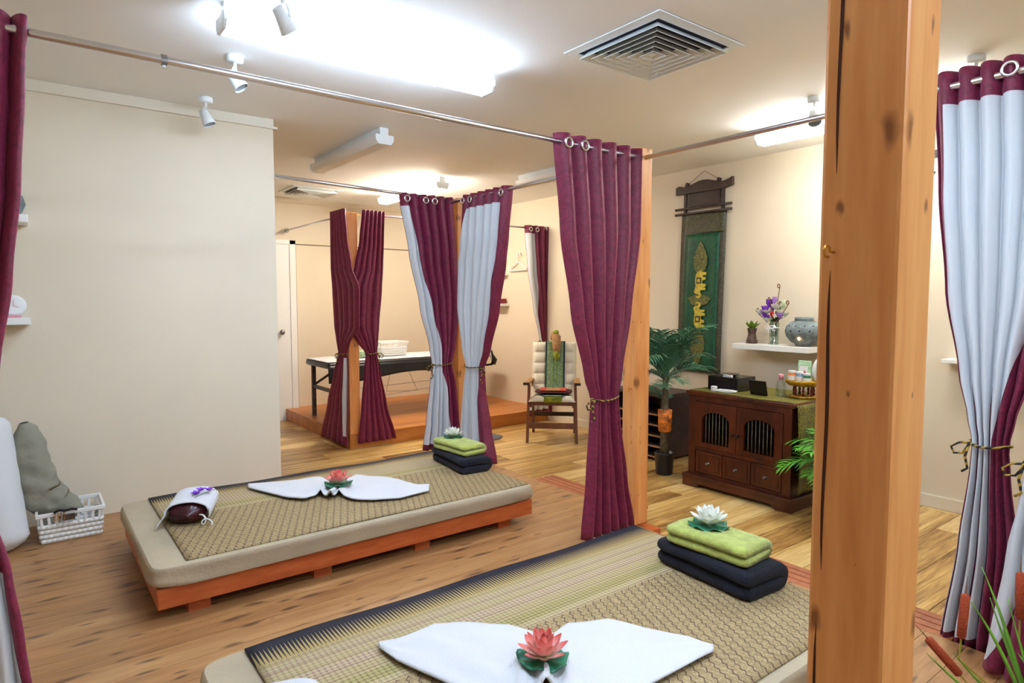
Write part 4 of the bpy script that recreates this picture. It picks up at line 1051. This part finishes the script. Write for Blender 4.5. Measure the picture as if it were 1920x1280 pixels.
# small shelf with grey ball, seen past the middle post
wall_shelf('white shelf on the right wall behind the palm', (4.50, 3.78, .985), (XR-.001, 4.25, 1.01), 'white floating shelves')
t = thing('stone_lantern', 'small grey ball ornament on the shelf behind the palm', 'ornament', (4.58, 3.93, 1.011))
MB().lathe([(.025, 0), (.045, .02), (.052, .05), (.04, .085), (.02, .095), (.001, .095)], (4.58, 3.93, 1.011), 20).build('body', 'stone_grey', t, smooth=True)
MB().lathe([(.02, .094), (.024, .104), (.001, .104)], (4.58, 3.93, 1.011), 16).build('neck', 'stone_grey', t, smooth=True)
# small shelf right of the big post, and the box shelf at the back
wall_shelf('small white shelf on the right wall beside the right curtain', (4.55, 1.20, .965), (XR-.001, 1.535, .99), 'white floating shelves')
wall_shelf('small white shelf on the right wall near the hanger', (4.56, 6.20, 1.285), (XR-.001, 6.52, 1.315), 'white floating shelves')
o = MB().bb((4.58, 6.235, 1.316), (4.67, 6.47, 1.375)).build('box', 'box_red', bevel=.003); tag(o, 'dark red box on the small shelf near the hanger', 'box')
wall_shelf('upper small white shelf on the right wall near the hanger', (4.60, 6.22, 1.655), (XR-.001, 6.50, 1.675), 'white floating shelves')
t = thing('wall_hook', 'pair of dark coat hooks on the wall beside the right curtain', 'hook', (4.68, 1.685, 2.17))
MB().bb((XR-.012, 1.65, 2.27), (XR-.001, 1.72, 2.32)).build('plate', 'black_metal', t)
for yy in (1.664, 1.70): MB().tube([(XR-.003, yy, 2.18), (XR-.03, yy, 2.175), (XR-.036, yy, 2.19)], .007, 8).build('peg', 'black_metal', t, smooth=True)

# ------------------------------------------------------------------ banner
BX = XR-.02
t = thing('wall_banner', 'green and gold elephant banner hanging on the right wall', 'banner', (BX, 3.41, .73))
y0_, y1_ = 3.178, 3.632
def bquad(name, mat, ya, yb, za, zb, off):
    g = MB()
    def f(u, v):
        z = zb+(za-zb)*v; sk = .03*(2.1-z)/1.4; yy = yb+(ya-yb)*u+sk; return (BX-off-.004*math.sin(u*5+v*4), yy, z)
    g.grid(f, 8, 24); return g.build(name, mat, t, smooth=True, solid=.002)
bquad('backing_cloth', 'brocade_dark', y0_, y1_, .73, 2.11, 0)
bquad('heading_cloth', 'brocade_head', y0_+.012, y1_-.012, 1.935, 2.11, .004)
bquad('silk_panel', 'silk_green', y0_+.055, y1_-.048, .76, 1.93, .004)
MB().bar((BX-.012, y0_+.02, 2.108), (BX-.012, y1_-.04, 2.108), .012, .008).build('cloth_batten', 'straw', t)
def motif(name, mat, poly, cy_, cz, off=.008, th=.002):
    sk = lambda z: .03*(2.1-z)/1.4
    g = MB(); g.prism(poly, lambda a, b: (BX-off-.003, cy_+a+sk(cz+b), cz+b), lambda a, b: (BX-off-.003-th, cy_+a+sk(cz+b), cz+b)); return g.build(name, mat, t)
# elephant silhouette drawn upright (x right, y up), then laid on its side as on the banner
el = [(-.088, .0), (-.085, -.055), (-.066, -.055), (-.062, -.022), (-.052, -.020), (-.048, -.05), (-.03, -.05), (-.026, -.018), (.0, -.018), (.004, -.055), (.022, -.055), (.026, -.02), (.032, -.05), (.048, -.05), (.048, -.008), (.062, .002), (.078, -.012), (.098, -.006), (.108, .016), (.104, .038), (.092, .04), (.096, .018), (.088, .010), (.078, .022), (.076, .046), (.060, .060), (.040, .052), (.02, .046), (-.03, .054), (-.07, .046), (-.09, .02), (-.106, -.01), (-.096, -.012)]
cyb = 3.415
for sgn, cz in ((-1, 1.50), (1, 1.22)):
    motif('elephant', 'elephant_gold', [(b*1.05, sgn*a*1.15) for a, b in el], cyb-.01, cz)
    motif('saddle_cloth', 'brocade_dark', [(b, sgn*a) for a, b in ((-.055, -.01), (.0, -.012), (.0, .04), (-.055, .04))], cyb-.01, cz, .0105)
    motif('saddle_cloth', 'elephant_gold', [(b, sgn*a) for a, b in ((-.042, .003), (-.013, .003), (-.013, .028), (-.042, .028))], cyb-.01, cz, .0128)
def leafp(h, wd, n=14): return [(wd*math.sin(math.pi*i/n)**.8*(1-.35*i/n)*(1+.12*math.sin(i*2.6)), h*i/n) for i in range(n+1)] + [(-wd*math.sin(math.pi*i/n)**.8*(1-.35*i/n)*(1+.12*math.sin(i*2.6)), h*i/n) for i in range(n-1, 0, -1)]
motif('floral_motif', 'brocade_motif', leafp(.30, .085), cyb, 1.56, .006); motif('floral_motif', 'brocade_motif', [(a, -b) for a, b in leafp(.36, .085)], cyb, 1.14, .006)
motif('floral_motif', 'brocade_motif', [(.11*math.cos(q)*(1+.15*math.sin(5*q)), .05*math.sin(q)) for q in [2*math.pi*i/20 for i in range(20)]], cyb, 1.36, .006)
# carved wooden hanger
g = MB(); pr_ = [(-.285, 0), (-.285, .065), (-.25, .075), (-.2, .062), (-.12, .075), (-.05, .095), (0, .1), (.05, .095), (.12, .075), (.2, .062), (.25, .075), (.285, .09), (.285, .02), (.2, .0)]
hy, hz = 3.405, 2.285
g.prism(pr_, lambda a, b: (BX+.012, hy-a, hz+b), lambda a, b: (BX-.022, hy-a, hz+b)); g.build('top_bar', 'dark_wood', t, bevel=.004)
for yy in (hy-.19, hy+.19): MB().bb((BX-.012, yy-.012, 2.10), (BX+.008, yy+.012, 2.30)).build('upright', 'dark_wood', t)
MB().bb((BX-.004, hy-.16, 2.17), (BX+.006, hy+.16, 2.29)).build('carved_panel', 'dark_wood', t)
for zz in (2.155, 2.11): MB().tube([(BX-.02, hy-.285, zz), (BX-.02, hy+.285, zz)], .011, 8).build('cross_rod', 'dark_wood', t, smooth=True)
for yy in (hy-.16, hy+.16): MB().box((BX-.02, yy, 2.362), (.02, .03, .035), rx=R(20)).build('cord_knob', 'dark_wood', t)
MB().tube([(BX-.01, hy-.16, 2.365), (BX-.002, hy, 2.463), (BX-.01, hy+.16, 2.365)], .0022, 5).build('hanging_cord', 'fern_brown', t)

# ------------------------------------------------------------------ plants
def frond(length, lean, droop, nl, lw, ll, seed=0):
    """one arching palm frond along +x in local space with two rows of drooping leaflets"""
    g = MB(); pts = [Vector((0, 0, 0))]; a = lean; r3 = random.Random(seed)
    for i in range(14):
        a -= droop/14*(.4+1.2*i/14); pts.append(pts[-1]+Vector((math.cos(a), 0, math.sin(a)))*(length/14))
    g.tube(pts, [.004*(1-.8*i/14)+.0006 for i in range(15)], 5)
    for i in range(nl):
        s_ = .16+.83*i/(nl-1); f = s_*14; k = min(int(f), 13); p = pts[k].lerp(pts[k+1], f-k); tg = (pts[k+1]-pts[k]).normalized()
        nm = Vector((-tg.z, 0, tg.x)); l_ = ll*(math.sin(math.pi*(.22+.68*s_)))*r3.uniform(.85, 1.1)
        for sd in (-1, 1):
            d = (tg*.8+Vector((0, sd, 0))*.75+nm*r3.uniform(.05, .35)).normalized(); dn = Vector((0, 0, -1))
            wv = d.cross(nm).normalized()*lw/2
            q = [p, p+d*l_*.35, p+d*l_*.7+dn*l_*.10, p+d*l_+dn*l_*.30]
            g.add([q[0]-wv*.4, q[0]+wv*.4, q[1]+wv, q[1]-wv, q[2]+wv*.8, q[2]-wv*.8, q[3]], [(0, 1, 2, 3), (3, 2, 4, 5), (5, 4, 6)])
    return g
def potted_palm(label, x, y, z, pot_r, pot_h, trunk_h, n, flen, leafmat, seed, wrap=False, cone=(0, 6.283), square=True):
    r2 = random.Random(seed)
    t = thing('potted_palm', label, 'plant', (x, y, z))
    MB().lathe([(.001, 0), (pot_r*.85, 0), (pot_r*.88, .01), (pot_r, pot_h-.012), (pot_r*1.04, pot_h-.01), (pot_r*1.04, pot_h), (pot_r*.93, pot_h), (pot_r*.9, pot_h-.02), (.001, pot_h-.02)], seg=28).build('pot', 'pot_black', t, world=False, smooth=True)
    tr = MB().tube([(0, 0, pot_h-.03), (.006, .004, pot_h+trunk_h*.4), (.0, .0, pot_h+trunk_h)], [.035, .028, .02], 12)
    tr.build('trunk', 'palm_trunk', t, world=False, smooth=True)
    if wrap:
        MB().lathe([(.045, .335), (.05, .34), (.052, .42), (.055, .505), (.048, .507)], seg=18).build('trunk_wrap', 'orange_wrap', t, world=False, smooth=True)
    ms = []
    for k_ in range(3):
        me = frond(flen*(1, .95, .85)[k_], R((80, 58, 30)[k_]), R((70, 85, 70)[k_]), 30 if wrap else 15, .009 if wrap else .017, flen*.40, k_).mesh('frond'); me.materials.append(MATS[leafmat]); ms.append(me)
    for i in range(n):
        a = cone[0]+(cone[1]-cone[0])*(i+.3*r2.random())/n; k_ = i % 3
        if wrap and k_ and math.sin(a) < -.5: k_ = 0
        if not wrap: k_ = 1 + i % 2
        s_ = r2.uniform(.8, 1.12); inst(ms[k_], 'frond', t, (0, 0, pot_h+trunk_h*(1-.1*r2.random())), (r2.uniform(-.1, .1), 0, a), (s_, s_, s_))
    return t, ms
pp, fm = potted_palm('tall palm with orange wrapped trunk in a black pot', 3.945, 3.20, 0, .075, .17, .60, 24, .52, 'palm_leaf', 3, wrap=True)
for i in range(7):
    inst(fm[2], 'frond', pp, (0, 0, .54+.03*i), (0, R(-4), R(40)+i*.62), (.6, .6, .6))
potted_palm('bright green palm at the right end of the cabinet', 4.02, 1.78, 0, .09, .18, .12, 11, .50, 'palm_leaf_bright', 8, cone=(R(85), R(235)))
# dark rack behind the palm with pale slat edges
t = thing('dark_rack', 'dark low rack with pale shelf edges behind the palm', 'rack', (4.39, 3.72, 0))
MB().bb((4.18, 3.42, .02), (4.60, 3.44, .55)).bb((4.18, 4.00, .02), (4.60, 4.02, .55)).bb((4.58, 3.44, .02), (4.60, 4.00, .55)).build('frame', 'dark_wood', t)
for i in range(5):
    z = .03+i*.09; MB().bb((4.19, 3.44, z), (4.58, 4.00, z+.012)).build('shelf_board', 'dark_wood', t); MB().bb((4.178, 3.42, z), (4.19, 4.02, z+.010)).build('slat', 'straw', t)
MB().bb((4.17, 3.41, .55), (4.61, 4.03, .57)).build('top', 'dark_wood', t)
for zz, nm in ((0, 0),): MB().bb((4.19, 3.43, 0), (4.22, 3.46, .02)).bb((4.19, 3.98, 0), (4.22, 4.01, .02)).bb((4.56, 3.43, 0), (4.59, 3.46, .02)).bb((4.56, 3.98, 0), (4.59, 4.01, .02)).build('foot', 'dark_wood', t)

# cattail arrangement at the lower right
CP = Vector((1.97, .40, P))
t = thing('cattail_arrangement', 'artificial cattails and green reeds in a pot, lower right', 'plant', CP)
MB().lathe([(.001, 0), (.07, 0), (.085, .12), (.088, .16), (.08, .16), (.078, .14), (.001, .14)], seg=24).build('pot', 'vase_brown', t, world=False, smooth=True)
def bent(p, q, sag, n=12):
    p, q = Vector(p), Vector(q); return [p.lerp(q, i/n)+Vector((0, 0, -sag*4*(i/n)*(1-i/n))) for i in range(n+1)]
def at_d(x, y_, d): return C0 + ray(x, y_)*d - CP
for (xa, ya, xb, yb, d) in ((1811, 1112, 1802, 1197, 1.62), (1739, 1196, 1800, 1265, 1.60), (1914, 1072, 1912, 1160, 1.62)):
    top, bot = at_d(xa, ya, d), at_d(xb, yb, d); dv = (top-bot).normalized()
    c_ = MB().tube([bot, bot+dv*.006, bot.lerp(top, .5), top-dv*.006, top], [.004, .0105, .0112, .0105, .004], 12).build('cattail_head', 'cattail', t, world=False, smooth=True)
    MB().tube([(rnd.uniform(-.02, .02), rnd.uniform(-.02, .02), .13)] + [bot-dv*.08*(1-k/3)-Vector((0, 0, .0)) for k in range(1, 3)] + [bot], .0022, 6).build('stem', 'reed_stem', t, world=False)
    MB().tube([top, top+dv*.045], [.0015, .0004], 5).build('tip', 'fern_brown', c_, world=False)
for i, (xa, ya, d) in enumerate(((1737, 1224, 1.55), (1818, 1126, 1.6), (1787, 1222, 1.62), (1908, 1224, 1.66), (1889, 1120, 1.6), (1840, 1062, 1.66), (1880, 1180, 1.66), (1930, 1050, 1.6), (1856, 1120, 1.7), (1925, 1180, 1.58))):
    tp = at_d(xa, ya, d); b_ = Vector((rnd.uniform(-.03, .03), rnd.uniform(-.03, .03), .13)); pts = bent(b_, tp, -.03 if i % 2 else .02)
    g = MB(); sd = (tp-b_).cross(Fv).normalized(); n = len(pts)
    wd = [.0055*(1-(k/(n-1))**2)+.0004 for k in range(n)]
    up = Fv*-.002
    for k, p in enumerate(pts): g.v += [tuple(p-sd*wd[k]), tuple(p+up), tuple(p+sd*wd[k])]
    for k in range(n-1): g.f += [(3*k, 3*k+1, 3*k+4, 3*k+3), (3*k+1, 3*k+2, 3*k+5, 3*k+4)]
    g.build('reed_blade', 'reed_green', t, world=False, smooth=True, solid=.0008)

# ------------------------------------------------------------------ far platform: massage table
TY0, TY1, TX0, TX1, TH = 6.03, 6.68, 2.34, 4.14, .74
t = thing('massage_table', 'black folding massage table on the far platform', 'table', ((TX0+TX1)/2, (TY0+TY1)/2, FZ))
MB().bb((TX0, TY0, TH-.065), (TX1, TY1, TH)).build('padded_top', 'black_vinyl', t, bevel=.028, seg=4, smooth=True)
for xa, s_ in ((TX0+.07, 1), (TX1-.07, -1)):
    for yy in (TY0+.05, TY1-.05):
        l_ = MB().bb((xa-.02, yy-.018, FZ), (xa+.02, yy+.018, TH-.06)).build('leg', 'dark_wood', t, bevel=.003)
        for zz in (FZ+.08, FZ+.14, FZ+.20, FZ+.26): MB().lathe([(.006, 0), (.006, .003), (.001, .004)], (xa-.0, yy-.021, zz), 8).build('adjust_screw', 'steel_dull', l_)
        MB().bar((xa, yy, FZ+.33), (xa+s_*.34, yy, TH-.08), .018, .022).build('brace', 'dark_wood', t)
    MB().bb((xa-.012, TY0+.05, FZ+.30), (xa+.012, TY1-.05, FZ+.335)).build('crossbar', 'dark_wood', t)
mx_ = (TX0+TX1)/2
for p, q in (((TX0+.09, FZ+.20), (TX1-.09, FZ+.30)), ((TX0+.09, FZ+.32), (TX1-.09, FZ+.36)), ((mx_-.25, FZ+.27), (mx_-.18, TH-.07)), ((mx_+.12, FZ+.25), (mx_-.02, TH-.07)), ((mx_-.25, FZ+.27), (mx_+.12, FZ+.25))):
    MB().tube([(p[0], TY0+.07, p[1]), (q[0], TY0+.07, q[1])], .0022, 5).build('support_cable', 'steel_dull', t)
# hanging black cloth edge along the front
g = MB()
def hang(u, v):
    x_ = TX0-.005+(TX1-TX0+.01)*u; return (x_, TY0-.006-.006*math.sin(u*40)*v-.01*v, TH-.03-(.14+.035*math.sin(u*7+1))*v)
g.grid(hang, 60, 8); o = g.build('table_skirt', 'black_vinyl', smooth=True, solid=.003); tag(o, 'black cloth hanging along the massage table edge', 'cloth')
g = MB()
def sheet(u, v): return (TX0+.0+(TX1-TX0-.02)*u, TY0+.03+(TY1-TY0-.05)*v, TH+.004+.006*abs(noise.noise(Vector((u*12, v*6, 2)))))
g.grid(sheet, 50, 16); o = g.build('sheet', 'terry_white', smooth=True, solid=.006); tag(o, 'white sheet spread on the massage table', 'sheet')
t = thing('headrest', 'black face cradle at the right end of the massage table', 'headrest', (4.40, 6.74, TH-.12))
MB().tube([(4.23, 6.66, TH-.09), (4.38, 6.66, TH-.14), (4.52, 6.66, TH-.16), (4.60, 6.66, TH-.155)], .013, 8).build('arm', 'black_metal', t, smooth=True)
MB().tube([(4.23, 6.84, TH-.09), (4.38, 6.84, TH-.14), (4.52, 6.84, TH-.16), (4.60, 6.84, TH-.155)], .013, 8).build('arm', 'black_metal', t, smooth=True)
MB().tube([(4.58, 6.62, TH-.15), (4.60, 6.62, TH-.10), (4.565, 6.62, TH-.04), (4.555, 6.62, TH+.02)], [.03, .034, .018, .009], 10).build('arm_pad', 'black_vinyl', t, smooth=True)
MB().tube([(4.40+.12*math.cos(a), 6.75+.13*math.sin(a), TH+.0) for a in [R(30)+i*R(300)/20 for i in range(21)]], .042, 12).build('cushion', 'black_vinyl', t, smooth=True)
t.location = Vector(t.location)+Vector((-.12, -.40, 0))
g = MB()
def hc(u, v):
    a = (u-.5)*2; x_ = 4.30+.24*v; y_ = 6.75+.16*a; z_ = TH+.05+.045*(1-abs(a)**3)-(.08*max(0, abs(a)-.8)*5 if abs(a) > .8 else 0)
    if v > .85: z_ -= (v-.85)*.5
    return (x_, y_, z_+.004*noise.noise(Vector((u*8, v*8, 0))))
g.grid(hc, 24, 16); o = g.build('headrest_towel', 'terry_white', smooth=True, solid=.012); tag(o, 'white towel over the massage table face cradle', 'towel'); o.location = (-.12, -.40, 0)
wb = wicker('white basket standing on the massage table', 3.02, 3.35, 6.28, 6.52, TH+.014, .150, .16, 'wicker_white', True, 4)
t = thing('towel_roll', 'pale rolled towel beside the basket on massage table', 'towel', (3.02, 6.70, TH+.012))
MB().tube([(2.93, 6.70, TH+.052), (3.14, 6.72, TH+.052)], .038, 14).build('roll', 'packet_green', t, smooth=True)
MB().tube([(3.02, 6.708, TH+.052), (3.05, 6.711, TH+.052)], .0395, 14).build('band', 'straw', t, smooth=True)
t.location = Vector(t.location)+Vector((-.16, -.42, 0))
# hanger on the right wall
t = thing('clothes_hanger', 'white plastic hanger hooked on the right wall', 'hanger', (4.66, 6.0, 1.72))
hx_ = XR-.03
g = MB(); pth = [(hx_, 5.84, 1.725), (hx_, 6.0, 1.82), (hx_, 6.16, 1.725)]
MB().tube([(hx_, 5.83, 1.718), (hx_, 5.85, 1.735), (hx_, 6.0, 1.815), (hx_, 6.15, 1.735), (hx_, 6.17, 1.718), (hx_, 6.15, 1.71), (hx_, 5.85, 1.71)], .008, 8, True).build('frame', 'hanger_white', t, smooth=True)
MB().tube([(hx_, 6.0, 1.815), (hx_, 6.0, 1.87)]+[(hx_, 6.0-.025+.025*math.cos(a), 1.885+.028*math.sin(a)) for a in [i*R(200)/10 for i in range(11)]], .006, 8).build('hook', 'hanger_white', t, smooth=True)
MB().tube([(XR-.001, 5.975, 1.912), (hx_-.012, 5.975, 1.905)], .005, 6).build('wall_nail', 'steel_dull', t)
o = MB().lathe([(.001, 0), (.17, 0), (.175, .006), (.165, .010), (.001, .011)], (3.56, 5.12, 0), 40, 1.1, .9).build('floor_mat', 'mat_grey', smooth=True); tag(o, 'round grey mat on the laminate in front of far platform', 'mat')

# ------------------------------------------------------------------ armchair
ch_l, ch_r = Vector((3.767, 4.70, 0)), Vector((4.11, 4.375, 0))
cc = (ch_l+ch_r)/2; across = (ch_r-ch_l).normalized(); rzc = math.atan2(across.y, across.x)
# local frame: x to the viewer's right, y away from the viewer, origin between the front feet
t = ch = thing('armchair', 'wooden armchair with reclined back by the right wall', 'chair', cc, rzc)
hw = .235
for s_ in (-1, 1):
    MB().bar((s_*hw, 0, 0), (s_*hw*.93, .02, .555), .026, .038, (0, 1, 0)).build('leg', 'chair_wood', t, world=False, bevel=.004)
    MB().bar((s_*hw*.9, .50, 0), (s_*hw*.9, .40, .55), .026, .038, (0, 1, 0)).build('leg', 'chair_wood', t, world=False, bevel=.004)
    a_ = MB().bar((s_*(hw+.005), -.05, .572), (s_*(hw-.01), .44, .560), .058, .022).build('armrest', 'straw', t, world=False, bevel=.006)
    MB().bar((s_*(hw+.005), -.062, .572), (s_*(hw+.005), -.04, .5715), .060, .024).build('end_cap', 'dark_wood', a_, world=False)
    MB().bar((s_*hw*.86, .0, .36), (s_*hw*.86, .45, .33), .022, .04).build('seat_rail', 'chair_wood', t, world=False)
    MB().bar((s_*hw*.86, .36, .34), (s_*hw*.86, .55, .90), .022, .035, (0, 1, 0)).build('back_post', 'chair_wood', t, world=False)
MB().bar((-hw, .005, .375), (hw, .005, .375), .022, .03).build('seat_rail', 'chair_wood', t, world=False)
MB().bar((-hw, .005, .165), (hw, .005, .165), .022, .055).build('stretcher', 'chair_wood', t, world=False, bevel=.003)
MB().bar((-hw*.9, .46, .20), (hw*.9, .46, .20), .022, .04).build('stretcher', 'dark_wood', t, world=False)
for i in range(6): MB().bar((-hw*.84, .05+i*.07, .362-.004*i), (hw*.84, .05+i*.07, .362-.004*i), .05, .012).build('seat_slat', 'chair_wood', t, world=False)
for i in range(6):
    f = .1+i*.16; MB().bar((-hw*.84, .36+.19*f, .34+.56*f), (hw*.84, .36+.19*f, .34+.56*f), .012, .045).build('back_slat', 'chair_wood', t, world=False)
Mch = Matrix.Translation(cc) @ Matrix.Rotation(rzc, 4, 'Z')
def padpt(u, v, h):
    """u across, v from seat front to the top of the back; h thickness out of the pad"""
    x_ = (u-.5)*.44
    if v < .42: q = v/.42; base = Vector((x_, -.02+.40*q, .385-.012*q)); n = Vector((0, 0, 1))
    else: q = (v-.42)/.58; base = Vector((x_, .375+.175*q, .375+.545*q)); n = Vector((0, -.95, .31))
    return Mch @ (base + n*h)
g = MB()
def cush(u, v):
    e = min(u, 1-u)*.44; ev = min(v, 1-v); k = min(1, e/.04)**.5*min(1, ev/.03)**.5
    tuft = abs(math.sin(math.pi*u*3))**.5*abs(math.sin(math.pi*v*9))**.5
    return padpt(u, v, .012+.05*k*(.55+.45*tuft))
g.grid(cush, 37, 91); o = g.build('chair_pad', 'cushion_cream', smooth=True, solid=.008); tag(o, 'cream tufted pad covering the armchair seat and back', 'cushion')
def runner(name, mat, ua, ub, va, vb, h, label):
    g = MB(); g.grid(lambda u, v: padpt(ua+(ub-ua)*u, va+(vb-va)*v, h+.002*math.sin(v*40)), 6, 60); return g
rr = thing('chair_runner', 'green woven runner down the armchair cushion', 'runner', padpt(.5, 0, .07))
runner('', '', .31, .74, -.01, 1.0, .069, '').build('cloth', 'runner_green', rr, smooth=True, solid=.003)
for ua, ub in ((.30, .335), (.715, .75)): runner('', '', ua, ub, -.01, 1.0, .0705, '').build('edge_band', 'runner_edge', rr, smooth=True, solid=.003)
for uu in (.49, .56):
    MB().tube([padpt(uu+.012*math.sin(v*60), v, .0725) for v in [i/80 for i in range(45, 78)]], .003, 5).build('zigzag_stitch', 'leaf_lime', rr)
g = MB()
def fringe(u, v): return padpt(.33+.38*u, -.012, .062)+Vector((0, 0, -.055*v-.008*math.sin(u*50)*v))
g.grid(fringe, 30, 4); g.build('fringe', 'moss_green', rr, smooth=True, solid=.004)
t = thing('seat_cushion', 'flat maroon cushion with red and tan panels on armchair', 'cushion', padpt(.5, .2, .075))
def seatc(u0, u1, v0, v1, h, mat, nm, th):
    g = MB()
    def f(u, v):
        a = 2*math.pi*u; ca = math.copysign(abs(math.cos(a))**.35, math.cos(a)); sa = math.copysign(abs(math.sin(a))**.35, math.sin(a))
        k = math.sin(math.pi*v)**.4 if 0 < v < 1 else 0.02
        return padpt((u0+u1)/2+(u1-u0)/2*ca*k, (v0+v1)/2+(v1-v0)/2*sa*k, h+th*v)
    g.grid(f, 40, 10, True); return g.build(nm, mat, t, smooth=True)
seatc(.11, .93, .06, .385, .076, 'maroon_cloth', 'cover', .035)
def flatp(u0, u1, mat, nm):
    g = MB(); g.grid(lambda u, v: padpt(u0+(u1-u0)*u, .08+.28*v, .1125), 6, 10); return g.build(nm, mat, t, solid=.002)
flatp(.22, .36, 'red_cloth', 'red_panel'); flatp(.36, .66, 'tan_cloth', 'tan_panel'); flatp(.66, .80, 'red_cloth', 'red_panel')
# stuffed roll hanging over the top of the chair back
t = thing('stuffed_roll', 'green-ended straw coloured stuffed roll over the chair back', 'neck roll', padpt(.53, .97, .1))
a_, b_, c_ = padpt(.47, 1.0, .02)+Vector((0, 0, .035)), padpt(.55, .985, .09)+Vector((0, 0, .05)), padpt(.56, .86, .105)
MB().tube([a_, a_.lerp(b_, .5)+Vector((0, 0, .03)), b_, b_.lerp(c_, .5), c_], [.032, .042, .045, .043, .034], 14).build('body', 'straw', t, smooth=True)
MB().tube([c_.lerp(b_, .12), c_+(c_-b_)*.12, c_+(c_-b_)*.32, c_+(c_-b_)*.42], [.036, .034, .022, .006], 14).build('green_end', 'moss_green', t, smooth=True)
MB().tube([b_.lerp(a_, .9)+Vector((0, 0, .02)), b_.lerp(a_, .6)+Vector((0, 0, .05)), b_+Vector((0, 0, .045)), b_+(b_-a_)*.2+Vector((0, 0, .02))], [.006, .026, .028, .006], 12).build('green_cap', 'moss_green', t, smooth=True)
